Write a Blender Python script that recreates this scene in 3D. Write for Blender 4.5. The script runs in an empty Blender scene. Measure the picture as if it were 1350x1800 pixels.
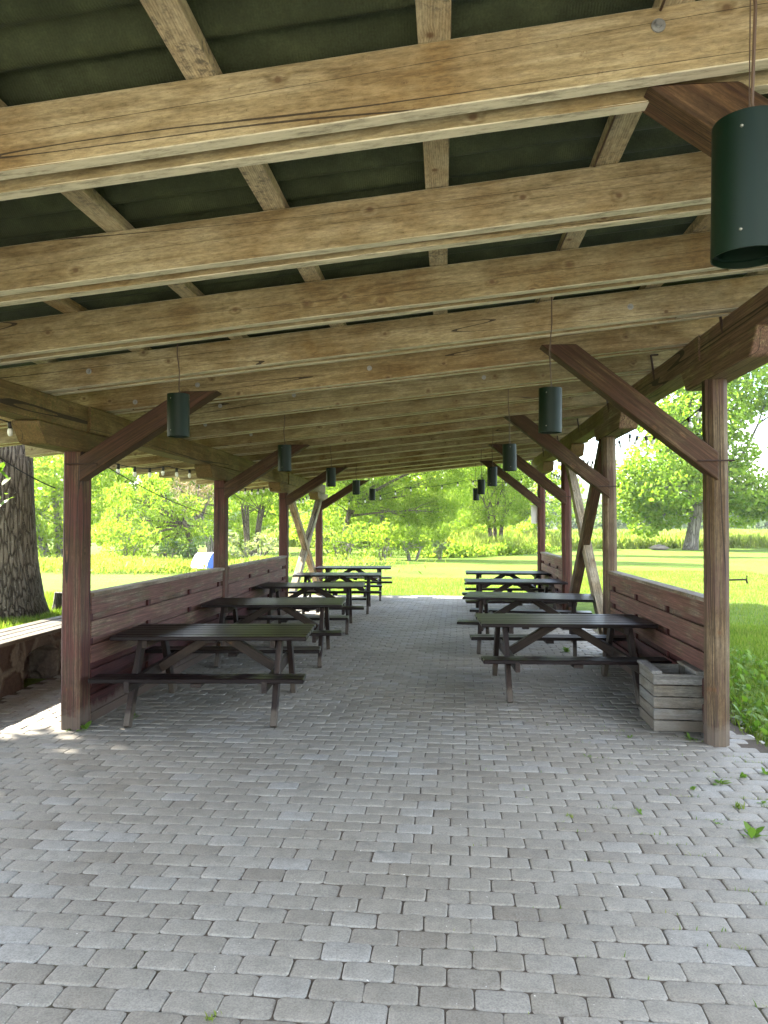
import bpy, bmesh, math, random
import numpy as np
from mathutils import Vector, Matrix
R = math.radians
random.seed(7)
RNG = np.random.default_rng(11)
sc = bpy.context.scene
COL = sc.collection

# ------------------------------------------------------------------ camera
cam = bpy.data.cameras.new('camera'); camo = bpy.data.objects.new('camera', cam); COL.objects.link(camo)
cam.sensor_fit = 'VERTICAL'; cam.sensor_height = 36; cam.sensor_width = 27; cam.lens = 26.0
cam.clip_start = 0.05; cam.clip_end = 3000
camo.location = (0, 0, 1.55); camo.rotation_euler = (R(91.01), 0, R(4.75))
sc.camera = camo
sc.render.resolution_x = 768; sc.render.resolution_y = 1024

# ------------------------------------------------------------------ sky and sun
SUN_DIR = Vector((-1.1, 0.45, 1.0)).normalized()
SUN_EL = math.asin(SUN_DIR.z)
SUN_ROT = math.atan2(SUN_DIR.x, SUN_DIR.y)
world = bpy.data.worlds.new('World'); sc.world = world; world.use_nodes = True
wt = world.node_tree; wt.nodes.clear()
def N(t, typ, **kw):
    n = t.nodes.new(typ)
    for k, v in kw.items():
        if hasattr(n, k): setattr(n, k, v)
        else: n.inputs[k].default_value = v
    return n
sky = N(wt, 'ShaderNodeTexSky', sky_type='NISHITA'); sky.sun_disc = False
sky.sun_elevation = SUN_EL; sky.sun_rotation = SUN_ROT; sky.air_density = 1.0; sky.dust_density = 1.0; sky.ozone_density = 1.0
wout = N(wt, 'ShaderNodeOutputWorld')
bg = N(wt, 'ShaderNodeBackground'); bg.inputs['Strength'].default_value = 0.13
bgc = N(wt, 'ShaderNodeBackground'); bgc.inputs['Color'].default_value = (1, .965, .90, 1); bgc.inputs['Strength'].default_value = 0.8
tcw = N(wt, 'ShaderNodeTexCoord')
mpw = N(wt, 'ShaderNodeMapping'); mpw.inputs['Scale'].default_value = (1.6, 1.6, 4.5)
nzw = N(wt, 'ShaderNodeTexNoise'); nzw.inputs['Scale'].default_value = 1.7; nzw.inputs['Detail'].default_value = 7; nzw.inputs['Roughness'].default_value = .58
crw = N(wt, 'ShaderNodeValToRGB'); crw.color_ramp.elements[0].position = .45; crw.color_ramp.elements[1].position = .62
mxw = N(wt, 'ShaderNodeMixShader')
L = wt.links.new
L(tcw.outputs['Generated'], mpw.inputs['Vector']); L(mpw.outputs[0], nzw.inputs['Vector']); L(nzw.outputs['Fac'], crw.inputs[0])
L(sky.outputs[0], bg.inputs['Color']); L(crw.outputs[0], mxw.inputs[0]); L(bg.outputs[0], mxw.inputs[1]); L(bgc.outputs[0], mxw.inputs[2])
L(mxw.outputs[0], wout.inputs['Surface'])
sl = bpy.data.lights.new('sun', 'SUN'); sl.energy = 4.4; sl.angle = R(0.53); sl.color = (1.0, 0.93, 0.80)
so = bpy.data.objects.new('sun', sl); COL.objects.link(so); so.location = (-30, 12, 40)
so.rotation_euler = SUN_DIR.to_track_quat('Z', 'Y').to_euler()
vs = sc.view_settings; sc.display_settings.display_device = 'sRGB'
vs.view_transform = 'Standard'; vs.look = 'None'; vs.gamma = 1; vs.use_curve_mapping = False
vs.exposure = 3.4
cy = sc.cycles; cy.max_bounces = 10; cy.diffuse_bounces = 6; cy.transparent_max_bounces = 8; cy.use_denoising = True
cy.caustics_reflective = False; cy.caustics_refractive = False

# ------------------------------------------------------------------ object helpers
def link(o, parent=None):
    COL.objects.link(o)
    if parent is not None: o.parent = parent
    return o
def tag(o, label=None, cat=None, group=None, kind=None):
    if label: o['label'] = label
    if cat: o['category'] = cat
    if group: o['group'] = group
    if kind: o['kind'] = kind
    return o
def thing(name, label, cat, loc=(0, 0, 0), rz=0, group=None):
    o = bpy.data.objects.new(name, None); o.empty_display_size = .2
    o.location = loc; o.rotation_euler = (0, 0, rz); link(o)
    return tag(o, label, cat, group)
def rename(o, name): o.name = name; return o
def mesh_obj(name, verts, faces, mat, parent=None, smooth=False, loc=None):
    me = bpy.data.meshes.new(name); me.from_pydata([tuple(v) for v in verts], [], [tuple(f) for f in faces]); me.update()
    if mat: me.materials.append(mat)
    o = bpy.data.objects.new(name, me); link(o, parent)
    if smooth: me.polygons.foreach_set('use_smooth', [True] * len(me.polygons))
    if loc is not None: o.location = loc
    return o
def bm_obj(name, bm, mat, parent=None, smooth=False):
    bmesh.ops.recalc_face_normals(bm, faces=bm.faces)
    me = bpy.data.meshes.new(name); bm.to_mesh(me); bm.free()
    if mat: me.materials.append(mat)
    if smooth: me.polygons.foreach_set('use_smooth', [True] * len(me.polygons))
    o = bpy.data.objects.new(name, me); return link(o, parent)
def fast_mesh(name, V, F, mat, parent=None, smooth=False):
    """V (n,3), F (m,k) arrays of one face size"""
    me = bpy.data.meshes.new(name); n = len(V); m, k = F.shape
    me.vertices.add(n); me.vertices.foreach_set('co', np.ascontiguousarray(V, dtype=np.float32).ravel())
    me.loops.add(m * k); me.loops.foreach_set('vertex_index', np.ascontiguousarray(F, dtype=np.int32).ravel())
    me.polygons.add(m); me.polygons.foreach_set('loop_start', np.arange(m, dtype=np.int32) * k)
    try: me.polygons.foreach_set('loop_total', np.full(m, k, dtype=np.int32))
    except Exception: pass
    if smooth: me.polygons.foreach_set('use_smooth', np.ones(m, dtype=bool))
    me.update(calc_edges=True); me.validate()
    if mat: me.materials.append(mat)
    o = bpy.data.objects.new(name, me); return link(o, parent)
def add_box(bm, c, s, M=None, bev=0):
    r = bmesh.ops.create_cube(bm, size=1)
    vs_ = r['verts']
    for v in vs_:
        v.co = Vector((v.co.x * s[0], v.co.y * s[1], v.co.z * s[2])) + Vector(c)
        if M is not None: v.co = M @ v.co
    if bev:
        es = list({e for v in vs_ for e in v.link_edges})
        bmesh.ops.bevel(bm, geom=es, offset=bev, segments=1, affect='EDGES', profile=.5)
def orient(p0, p1, up=Vector((0, 0, 1))):
    p0 = Vector(p0); p1 = Vector(p1); x = (p1 - p0).normalized()
    y = up.cross(x)
    if y.length < 1e-3: y = Vector((0, 1, 0)).cross(x) if abs(x.y) < .9 else Vector((1, 0, 0))
    y.normalize(); z = x.cross(y)
    M = Matrix((x, y, z)).transposed().to_4x4(); M.translation = (p0 + p1) / 2
    return M
def beam(name, p0, p1, w, h, mat, parent, bev=.006, wob=.0, up=Vector((0, 0, 1)), cut0=0, cut1=0, segs=None):
    """a sawn timber from p0 to p1 (centre line), width w, height h, long axis = local X so the grain follows it"""
    p0 = Vector(p0); p1 = Vector(p1); Ln = (p1 - p0).length
    n = segs or max(1, int(Ln / .35)) if wob else 1
    bm = bmesh.new(); rings = []
    b = bev
    prof = [(-w/2 + b, -h/2), (w/2 - b, -h/2), (w/2, -h/2 + b), (w/2, h/2 - b), (w/2 - b, h/2), (-w/2 + b, h/2), (-w/2, h/2 - b), (-w/2, -h/2 + b)]
    ph = random.uniform(0, 9)
    for i in range(n + 1):
        x = -Ln/2 + Ln * i / n; r = []
        dy = wob * math.sin(ph + x * 1.7) if wob else 0; dz = wob * .6 * math.sin(ph * 2 + x * 1.1) if wob else 0
        for (a, c) in prof:
            xx = x
            if i == 0: xx += cut0 * (c / h)
            if i == n: xx += cut1 * (c / h)
            j = random.uniform(-1, 1) * wob * .25 if wob else 0
            r.append(bm.verts.new((xx, a + dy + j, c + dz + j)))
        rings.append(r)
    for i in range(n):
        for k in range(8):
            bm.faces.new((rings[i][k], rings[i][(k+1) % 8], rings[i+1][(k+1) % 8], rings[i+1][k]))
    bm.faces.new(rings[0][::-1]); bm.faces.new(rings[-1])
    o = bm_obj(name, bm, mat)
    M = orient(p0, p1, up)
    if parent is not None:
        o.parent = parent; o.matrix_basis = (Matrix.Translation(parent.location) @ Matrix.Rotation(parent.rotation_euler.z, 4, 'Z')).inverted() @ M if parent.parent is None else M
    else: o.matrix_basis = M
    return o
def add_tube(bm, pts, rads, n=8, cap=True):
    rings = []
    pts = [Vector(p) for p in pts]
    for i, p in enumerate(pts):
        d = (pts[min(i + 1, len(pts)-1)] - pts[max(i-1, 0)]).normalized()
        a = d.cross(Vector((0, 0, 1)))
        if a.length < .05: a = d.cross(Vector((1, 0, 0)))
        a.normalize(); b = d.cross(a)
        rr = rads[i] if hasattr(rads, '__len__') else rads
        rings.append([bm.verts.new(p + (a * math.cos(2*math.pi*k/n) + b * math.sin(2*math.pi*k/n)) * rr) for k in range(n)])
    for i in range(len(rings) - 1):
        for k in range(n): bm.faces.new((rings[i][k], rings[i][(k+1) % n], rings[i+1][(k+1) % n], rings[i+1][k]))
    if cap: bm.faces.new(rings[0][::-1]); bm.faces.new(rings[-1])
def add_lathe(bm, prof, c=(0, 0, 0), n=16):
    """prof list of (r,z)"""
    rings = []
    for (r, z) in prof:
        if r < 1e-5: rings.append([bm.verts.new((c[0], c[1], c[2] + z))])
        else: rings.append([bm.verts.new((c[0] + r*math.cos(2*math.pi*k/n), c[1] + r*math.sin(2*math.pi*k/n), c[2] + z)) for k in range(n)])
    for a, b in zip(rings, rings[1:]):
        for k in range(n):
            if len(a) == 1 and len(b) == 1: continue
            if len(a) == 1: bm.faces.new((a[0], b[(k+1) % n], b[k]))
            elif len(b) == 1: bm.faces.new((a[k], a[(k+1) % n], b[0]))
            else: bm.faces.new((a[k], a[(k+1) % n], b[(k+1) % n], b[k]))
def copy_tree(o, parent=None):
    c = o.copy(); COL.objects.link(c); c.parent = parent
    for ch in list(o.children): copy_tree(ch, c)
    return c

# ------------------------------------------------------------------ materials
class MT:
    def __init__(s, name):
        s.m = bpy.data.materials.new(name); s.m.use_nodes = True; s.t = s.m.node_tree; s.t.nodes.clear()
        s.out = s.n('ShaderNodeOutputMaterial'); s.b = s.n('ShaderNodeBsdfPrincipled'); s.l(s.b.outputs[0], s.out.inputs['Surface'])
    def n(s, typ, **kw): return N(s.t, typ, **kw)
    def l(s, a, b): s.t.links.new(a, b)
    def coord(s, scale=(1, 1, 1), rnd=True, src='Object'):
        tc = s.n('ShaderNodeTexCoord'); v = tc.outputs[src]
        if rnd:
            oi = s.n('ShaderNodeObjectInfo'); mu = s.n('ShaderNodeMath', operation='MULTIPLY'); mu.inputs[1].default_value = 57.
            s.l(oi.outputs['Random'], mu.inputs[0])
            ad = s.n('ShaderNodeVectorMath', operation='ADD'); s.l(v, ad.inputs[0]); s.l(mu.outputs[0], ad.inputs[1]); v = ad.outputs[0]
        mp = s.n('ShaderNodeMapping'); mp.inputs['Scale'].default_value = scale; s.l(v, mp.inputs['Vector'])
        return mp.outputs[0], v
    def noise(s, vec, scale=1, detail=3, rough=.5, dist=0):
        n = s.n('ShaderNodeTexNoise'); n.inputs['Scale'].default_value = scale; n.inputs['Detail'].default_value = detail
        n.inputs['Roughness'].default_value = rough; n.inputs['Distortion'].default_value = dist
        if vec is not None: s.l(vec, n.inputs['Vector'])
        return n.outputs['Fac']
    def ramp(s, fac, stops):
        r = s.n('ShaderNodeValToRGB'); e = r.color_ramp.elements
        while len(e) < len(stops): e.new(.5)
        for i, (p, c) in enumerate(stops):
            e[i].position = p; e[i].color = (*c, 1) if hasattr(c, '__len__') else (c, c, c, 1)
        s.l(fac, r.inputs[0]); return r.outputs[0]
    def mix(s, fac, a, b, mode='MIX'):
        m = s.n('ShaderNodeMixRGB', blend_type=mode)
        for i, v in ((0, fac), (1, a), (2, b)):
            if hasattr(v, 'is_linked') or isinstance(v, bpy.types.NodeSocket): s.l(v, m.inputs[i])
            elif hasattr(v, '__len__'): m.inputs[i].default_value = (*v, 1)
            else: m.inputs[i].default_value = v
        return m.outputs[0]
    def math(s, op, a, b=0):
        m = s.n('ShaderNodeMath', operation=op)
        for i, v in ((0, a), (1, b)):
            if isinstance(v, bpy.types.NodeSocket): s.l(v, m.inputs[i])
            else: m.inputs[i].default_value = v
        return m.outputs[0]
    def bump(s, h, strength=.3, dist=.01):
        b = s.n('ShaderNodeBump'); b.inputs['Strength'].default_value = strength; b.inputs['Distance'].default_value = dist
        s.l(h, b.inputs['Height']); s.l(b.outputs[0], s.b.inputs['Normal'])
    def done(s, col, rough=.7, spec=.3):
        if isinstance(col, bpy.types.NodeSocket): s.l(col, s.b.inputs['Base Color'])
        else: s.b.inputs['Base Color'].default_value = (*col, 1)
        if isinstance(rough, bpy.types.NodeSocket): s.l(rough, s.b.inputs['Roughness'])
        else: s.b.inputs['Roughness'].default_value = rough
        s.b.inputs['Specular IOR Level'].default_value = spec
        return s.m

def wood(name, c0, c1, c2, knot=(.10, .05, .02), rough=.75, paint=None, paint_amt=.5, crack=.0, knots=.45, grime=None, spec=.25, bumpy=.35, undergrey=None):
    M = MT(name)
    v, raw = M.coord((1, 1, 1))
    # knots: 2-D cells on the face (local x,z)
    sx = M.n('ShaderNodeSeparateXYZ'); M.l(v, sx.inputs[0])
    yz = M.math('ADD', sx.outputs['Z'], M.math('MULTIPLY', sx.outputs['Y'], .9))
    cb = M.n('ShaderNodeCombineXYZ'); M.l(M.math('MULTIPLY', sx.outputs['X'], .8), cb.inputs[0]); M.l(yz, cb.inputs[1])
    vo = M.n('ShaderNodeTexVoronoi', voronoi_dimensions='2D'); vo.inputs['Scale'].default_value = 6.0; M.l(cb.outputs[0], vo.inputs['Vector'])
    sep = M.n('ShaderNodeSeparateColor'); M.l(vo.outputs['Color'], sep.inputs[0])
    keep = M.math('LESS_THAN', sep.outputs[0], knots)
    near = M.n('ShaderNodeMapRange'); M.l(vo.outputs['Distance'], near.inputs['Value']); near.inputs['From Min'].default_value = .02; near.inputs['From Max'].default_value = .22
    near.inputs['To Min'].default_value = 1; near.inputs['To Max'].default_value = 0
    nk = M.math('MULTIPLY', near.outputs[0], keep)
    dark = M.n('ShaderNodeMapRange'); M.l(vo.outputs['Distance'], dark.inputs['Value']); dark.inputs['From Min'].default_value = .035; dark.inputs['From Max'].default_value = .085
    dark.inputs['To Min'].default_value = 1; dark.inputs['To Max'].default_value = 0
    kd = M.math('MULTIPLY', dark.outputs[0], keep)
    # grain, bent round the knots
    mp = M.n('ShaderNodeMapping'); mp.inputs['Scale'].default_value = (.9, 34, 34); M.l(v, mp.inputs['Vector'])
    sh = M.n('ShaderNodeVectorMath', operation='ADD'); M.l(mp.outputs[0], sh.inputs[0])
    wm = M.n('ShaderNodeMapping'); wm.inputs['Scale'].default_value = (.8, 3.2, 3.2); M.l(v, wm.inputs['Vector']); wv = M.noise(wm.outputs[0], 1.0, 2, .4); sc_ = M.math('MULTIPLY', wv, 2.2); M.l(M.math('ADD', sc_, M.math('MULTIPLY', nk, .30)), sh.inputs[1])
    g1 = M.noise(sh.outputs[0], 1.6, 5, .62)
    wave = M.n('ShaderNodeTexWave', wave_type='BANDS', bands_direction='Y'); wave.inputs['Scale'].default_value = 1.1; wave.inputs['Distortion'].default_value = 5
    wave.inputs['Detail'].default_value = 2.5; wave.inputs['Detail Scale'].default_value = .8; M.l(sh.outputs[0], wave.inputs['Vector'])
    g = M.mix(.22, g1, wave.outputs['Fac'])
    col = M.ramp(g, [(.25, c0), (.52, c1), (.8, c2)])
    if paint:
        gm = M.n('ShaderNodeMapping'); gm.inputs['Scale'].default_value = (2.2, 75, 75); M.l(v, gm.inputs['Vector']); gg = M.noise(gm.outputs[0], 1, 5, .75)
    # broad stain and fuzzy saw texture
    oi = M.n('ShaderNodeObjectInfo'); tint = M.ramp(oi.outputs['Random'], [(0, (.74, .72, .64)), (.3, (1, 1, 1)), (.55, (1.0, .90, .76)), (.8, (.86, .87, .82)), (1, (1.10, 1.10, 1.05))])
    col = M.mix(1, col, tint, 'MULTIPLY')
    big = M.noise(v, 1.6, 5, .6)
    col = M.mix(M.ramp(big, [(.42, 0), (.66, .95)]), col, M.mix(1, col, (.60, .48, .33), 'MULTIPLY'))
    fm = M.n('ShaderNodeMapping'); fm.inputs['Scale'].default_value = (22, 110, 110); M.l(v, fm.inputs['Vector']); fine = M.noise(fm.outputs[0], 1, 4, .8)
    spk = M.noise(v, 42, 5, .8); col = M.mix(M.ramp(spk, [(.60, 0), (.70, .55)]), col, M.mix(1, col, (.38, .30, .22), 'MULTIPLY'))
    col = M.mix(.75, col, M.mix(1, col, M.ramp(fine, [(.32, .42), (.66, 1.18)]), 'MULTIPLY'))
    col = M.mix(M.math('MULTIPLY', nk, .25), col, knot)
    col = M.mix(M.math('MULTIPLY', kd, .8), col, knot)
    if grime:
        mo = M.noise(v, 34, 4, .7); big2 = M.noise(v, 4, 3)
        col = M.mix(M.math('MULTIPLY', M.ramp(mo, [(.48, 0), (.62, 1)]), M.ramp(big2, [(.4, 0), (.6, .8)])), col, grime)
    if paint:
        mo = M.noise(sh.outputs[0], .9, 6, .7); bg_ = M.noise(v, 2.4, 3)
        f = M.math('ADD', M.math('MULTIPLY', mo, .6), M.math('MULTIPLY', bg_, .55))
        f = M.ramp(f, [(.42 + paint_amt*.25, 1), (.51 + paint_amt*.25, 0)])
        f = M.math('MULTIPLY', f, .92)
        col = M.mix(f, col, M.mix(g1, tuple(x * .7 for x in paint), paint))
        col = M.mix(.9, col, M.mix(1, col, M.ramp(gg, [(.32, .42), (.5, .95), (.68, 1.75)]), 'MULTIPLY'))
    hgt = M.math('ADD', M.math('MULTIPLY', g1, .8), M.math('MULTIPLY', fine, .25))
    if paint: hgt = M.math('ADD', hgt, M.math('MULTIPLY', gg, .6))
    if crack:
        cm = M.n('ShaderNodeMapping'); cm.inputs['Scale'].default_value = (.16, 6.5, 6.5); M.l(v, cm.inputs['Vector'])
        cn = M.noise(cm.outputs[0], 1.0, 1, .4)
        cf = M.math('LESS_THAN', M.math('ABSOLUTE', M.math('SUBTRACT', cn, .5)), crack)
        col = M.mix(M.math('MULTIPLY', cf, .85), col, (.015, .01, .008)); hgt = M.math('SUBTRACT', hgt, M.math('MULTIPLY', cf, 2.0))
    if undergrey:      # sawn narrow edges paler than the faces
        ge = M.n('ShaderNodeNewGeometry'); vt = M.n('ShaderNodeVectorTransform', vector_type='NORMAL', convert_from='WORLD', convert_to='OBJECT')
        M.l(ge.outputs['True Normal'], vt.inputs[0]); s2 = M.n('ShaderNodeSeparateXYZ'); M.l(vt.outputs[0], s2.inputs[0])
        e = M.math('GREATER_THAN', M.math('ABSOLUTE', s2.outputs['Z']), .6)
        um = M.n('ShaderNodeMapping'); um.inputs['Scale'].default_value = (9, 42, 42); M.l(v, um.inputs['Vector']); mott = M.noise(um.outputs[0], .8, 6, .8)
        col = M.mix(M.math('MULTIPLY', e, .8), col, M.ramp(mott, [(.36, tuple(x*.42 for x in undergrey)), (.5, undergrey), (.72, tuple(min(.8, x*1.25) for x in undergrey))]))
    # dirt splashed up from the paving, fixed to the foot of the timber
    gp = M.n('ShaderNodeNewGeometry'); sz = M.n('ShaderNodeSeparateXYZ'); M.l(gp.outputs['Position'], sz.inputs[0])
    dz = M.math('ADD', sz.outputs['Z'], M.math('MULTIPLY', M.noise(v, 7, 4, .7), -.22))
    col = M.mix(M.ramp(dz, [(-.0, .55), (.05, 0)]), col, (.12, .10, .078))
    M.bump(hgt, bumpy, .004)
    return M.done(col, rough, spec)

M_raft = wood('rafter wood', (.205, .158, .078), (.325, .268, .150), (.42, .362, .222), knot=(.095, .055, .025), knots=.34, undergrey=(.54, .49, .35), crack=.0022, bumpy=.5)
M_batt = wood('batten wood', (.32, .27, .17), (.48, .42, .28), (.58, .53, .38), grime=(.09, .08, .06), knots=.25)
M_plate = wood('plate beam wood', (0.09, 0.0585, 0.027), (0.153, 0.1035, 0.045), (0.216, 0.153, 0.072), grime=(.07, .065, .02), crack=.005, bumpy=.5)
M_plate_red = wood('painted plate beam wood', (.13, .09, .055), (.21, .155, .095), (.29, .22, .14), paint=(.15, .085, .06), paint_amt=0.55, crack=.006, bumpy=.4)
M_post = wood('red stained post wood', (0.0476, 0.02856, 0.01904), (0.0884, 0.05576, 0.0374), (0.136, 0.0918, 0.0646), paint=(0.078, 0.028, 0.021), paint_amt=0.62, crack=.005, bumpy=.55)
M_postw = wood('weathered post wood', (0.078, 0.05616, 0.0351), (0.1404, 0.1053, 0.06864), (0.2028, 0.156, 0.1092), paint=(0.0858, 0.04836, 0.0351), paint_amt=0.34, crack=.006, bumpy=.6)
M_brace = wood('brace wood', (0.042, 0.0238, 0.0112), (0.0735, 0.0448, 0.0224), (0.1085, 0.07, 0.0385), paint=(0.0595, 0.028, 0.0154), paint_amt=0.45, crack=.007, bumpy=.45)
M_bracegrey = wood('grey brace wood', (.19, .165, .125), (.32, .28, .21), (.44, .39, .30), paint=(.22, .14, .10), paint_amt=-0.4, crack=.005, bumpy=.5)
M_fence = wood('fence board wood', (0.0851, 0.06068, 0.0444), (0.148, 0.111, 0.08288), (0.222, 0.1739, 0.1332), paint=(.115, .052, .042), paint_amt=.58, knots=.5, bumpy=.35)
M_fencelow = wood('low fence board wood', (0.0434, 0.0186, 0.01488), (0.0682, 0.031, 0.0248), (0.093, 0.0465, 0.0372), paint=(0.0527, 0.01364, 0.01364), paint_amt=0.75, knots=.4, bumpy=.3)  # redder stain of the lower boards, with shade there and in recesses coloured in
M_cap = wood('cap rail wood', (.12, .10, .085), (.22, .19, .165), (.32, .29, .25), grime=(.08, .085, .06), bumpy=.5)
M_table = wood('dark stained table wood', (0.0048, 0.0022, 0.0028), (0.0085, 0.0044, 0.005), (0.018, 0.0100, 0.0112), knot=(.008, .005, .004), rough=.4, spec=.16, bumpy=.3, knots=.2)
M_leg = wood('table leg wood', (0.0154, 0.0091, 0.007), (0.0315, 0.0203, 0.0161), (0.063, 0.0434, 0.035), paint=(0.0154, 0.0091, 0.0077), paint_amt=0.5, rough=.6, bumpy=.4)
M_tbrace = wood('table brace wood', (0.015, 0.009, 0.006), (0.0315, 0.0195, 0.0135), (0.0525, 0.03375, 0.0225), rough=.6, knots=.2)
M_crate = wood('grey crate wood', (0.102, 0.09775, 0.0918), (0.1827, 0.1785, 0.17), (0.2635, 0.2592, 0.2507), knot=(.06, .05, .04), rough=.7, bumpy=.4, knots=.3)
M_seat = wood('weathered seat slat wood', (.055, .05, .042), (.105, .095, .083), (.165, .15, .13), knots=.2, bumpy=.5)

def simple(name, c, rough=.6, spec=.3, metal=0, var=.25, scale=12, bump=.1):
    M = MT(name); v, _ = M.coord((1, 1, 1)); n = M.noise(v, scale, 5, .6)
    col = M.mix(n, tuple(x*(1-var) for x in c), tuple(min(1, x*(1+var)) for x in c)); M.bump(n, bump, .004)
    M.b.inputs['Metallic'].default_value = metal
    return M.done(col, rough, spec)
M_iron = simple('rusty iron', (.045, .028, .022), .75, .3, .3, .4, 60)
M_galv = simple('galvanised washer', (.30, .31, .30), .5, .5, .7, .3, 60)
M_lamp = simple('dark green enamelled shade', (.0015, .0075, .0032), .45, .16, 0, .25, 5, .02)
M_lampin = simple('lamp inside', (.03, .045, .035), .5, .4, 0, .2, 8)
M_cable = simple('black cable', (.012, .011, .010), .5, .4)
M_brownc = simple('brown cable', (.06, .035, .02), .5, .4)
M_screw = simple('screw head', (.16, .16, .13), .5, .4, .6)
def bulb_mat():
    M = MT('frosted bulb'); M.b.inputs['Transmission Weight'].default_value = .15
    return M.done((.82, .82, .76), .25, .5)
M_bulb = bulb_mat()
M_white = simple('white painted box', (.62, .60, .57), .5, .3, 0, .1, 8)
M_tentw = simple('white tent cloth', (.75, .76, .8), .7, .2, 0, .05, 3)
M_tentb = simple('blue tent cloth', (.07, .13, .45), .7, .2, 0, .1, 3)
M_dark = simple('opening shade', (.02, .022, .03), .9, .1)
M_roofm = MT('roof sheet underside'); _v, _ = M_roofm.coord((1, 1, 1), rnd=False)
_n = M_roofm.noise(_v, 5, 5, .65); _f = M_roofm.noise(_v, 160, 2, .6)
_c = M_roofm.ramp(_n, [(.3, (.028, .034, .015)), (.55, (.048, .058, .025)), (.75, (.078, .092, .04))])
_c = M_roofm.mix(.4, _c, M_roofm.mix(1, _c, M_roofm.ramp(_f, [(.35, .4), (.65, 1.)]), 'MULTIPLY'))
_wv = M_roofm.n('ShaderNodeTexWave', bands_direction='X'); _wv.inputs['Scale'].default_value = 35; M_roofm.l(_v, _wv.inputs['Vector'])
M_roofm.bump(M_roofm.math('ADD', _f, M_roofm.math('MULTIPLY', _wv.outputs['Fac'], .5)), .35, .004); M_roof = M_roofm.done(_c, .8, .2)

def paver_mat():
    M = MT('concrete paver'); v, _ = M.coord((1, 1, 1), rnd=False)
    ge = M.n('ShaderNodeNewGeometry'); ri = ge.outputs['Random Per Island']
    base = M.ramp(ri, [(0, (.213, .194, .163)), (.12, (.240, .223, .190)), (.6, (.262, .246, .212)), (.88, (.278, .264, .232)), (1, (.290, .283, .262))])
    patch = M.noise(v, .55, 4, .6); base = M.mix(M.ramp(patch, [(.4, 0), (.65, .6)]), base, M.mix(1, base, (.82, .77, .70), 'MULTIPLY'))
    mot = M.noise(v, 16, 7, .8); base = M.mix(.8, base, M.mix(1, base, M.ramp(mot, [(.32, .68), (.5, .98), (.68, 1.2)]), 'MULTIPLY'))
    fine = M.noise(v, 130, 3, .8); base = M.mix(.8, base, M.mix(1, base, M.ramp(fine, [(.32, .55), (.6, 1.05)]), 'MULTIPLY'))
    sp = M.noise(v, 70, 2, .5); base = M.mix(M.ramp(sp, [(.74, 0), (.78, .5)]), base, (.6, .6, .58))
    st = M.noise(v, 1.9, 5, .75); base = M.mix(M.ramp(st, [(.60, 0), (.70, .5)]), base, (.10, .10, .09))
    M.bump(M.math('ADD', M.math('MULTIPLY', mot, .6), M.math('MULTIPLY', fine, .4)), .45, .003)
    return M.done(base, M.ramp(mot, [(.3, .62), (.7, .82)]), .35)
M_paver = paver_mat()
M_jm = MT('joint sand'); _v, _ = M_jm.coord((1, 1, 1), rnd=False); _n = M_jm.noise(_v, 90, 4, .7); _n2 = M_jm.noise(_v, 1.4, 4, .6)
_c = M_jm.mix(_n, (.045, .037, .029), (.15, .125, .10)); _c = M_jm.mix(M_jm.ramp(_n2, [(.55, 0), (.68, .7)]), _c, (.045, .06, .02)); M_jm.bump(_n, .6, .01); M_joint = M_jm.done(_c, .95, .1)
def lawn_mat():
    M = MT('lawn ground'); v, _ = M.coord((1, 1, 1), rnd=False)
    a = M.noise(v, .35, 5, .6); b = M.noise(v, 4, 7, .8); c = M.noise(v, 40, 3, .7)
    col = M.ramp(a, [(.3, (.075, .135, .016)), (.5, (.105, .165, .022)), (.7, (.145, .19, .032))])
    col = M.mix(.7, col, M.mix(1, col, M.ramp(b, [(.32, .45), (.66, 1.3)]), 'MULTIPLY'))
    col = M.mix(.7, col, M.mix(1, col, M.ramp(c, [(.3, .5), (.7, 1.3)]), 'MULTIPLY'))
    M.bump(M.math('ADD', c, b), .8, .05)
    return M.done(col, .9, .1)
M_lawn = lawn_mat()
def soil_mat():
    M = MT('bare soil'); v, _ = M.coord((1, 1, 1), rnd=False); b = M.noise(v, 25, 6, .7); a = M.noise(v, 3, 4, .6)
    col = M.ramp(b, [(.3, (.05, .036, .024)), (.55, (.11, .085, .06)), (.75, (.20, .17, .13))]); col = M.mix(M.ramp(a, [(.45, 0), (.6, .8)]), col, (.07, .10, .02))
    M.bump(b, .9, .03); return M.done(col, .95, .1)
M_soil = soil_mat()
_G = MT('bounce gravel'); _v, _ = _G.coord((1, 1, 1), rnd=False); _n = _G.noise(_v, 70, 4, .7); _G.bump(_n, .6, .01)
M_bounce = _G.done(_G.mix(_n, (.36, .33, .28), (.58, .54, .47)), .95, .1)
def leaf_mat(name, cols, trans=.45, rough=.55):
    M = MT(name); ge = M.n('ShaderNodeNewGeometry'); k = len(cols)
    base = M.ramp(ge.outputs['Random Per Island'], [(i/(k-1), c) for i, c in enumerate(cols)])
    v, _ = M.coord((1, 1, 1), rnd=False); n = M.noise(v, .6, 3, .6)
    base = M.mix(.6, base, M.mix(1, base, M.ramp(n, [(.35, .72), (.65, 1.25)]), 'MULTIPLY'))
    M.l(base, M.b.inputs['Base Color']); M.b.inputs['Roughness'].default_value = rough; M.b.inputs['Specular IOR Level'].default_value = .08
    tr = M.n('ShaderNodeBsdfTranslucent'); M.l(M.mix(1, base, (1.25, 1.35, .55), 'MULTIPLY'), tr.inputs['Color'])
    mx = M.n('ShaderNodeMixShader'); mx.inputs[0].default_value = trans
    M.l(M.b.outputs[0], mx.inputs[1]); M.l(tr.outputs[0], mx.inputs[2]); M.l(mx.outputs[0], M.out.inputs['Surface'])
    return M.m
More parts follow.
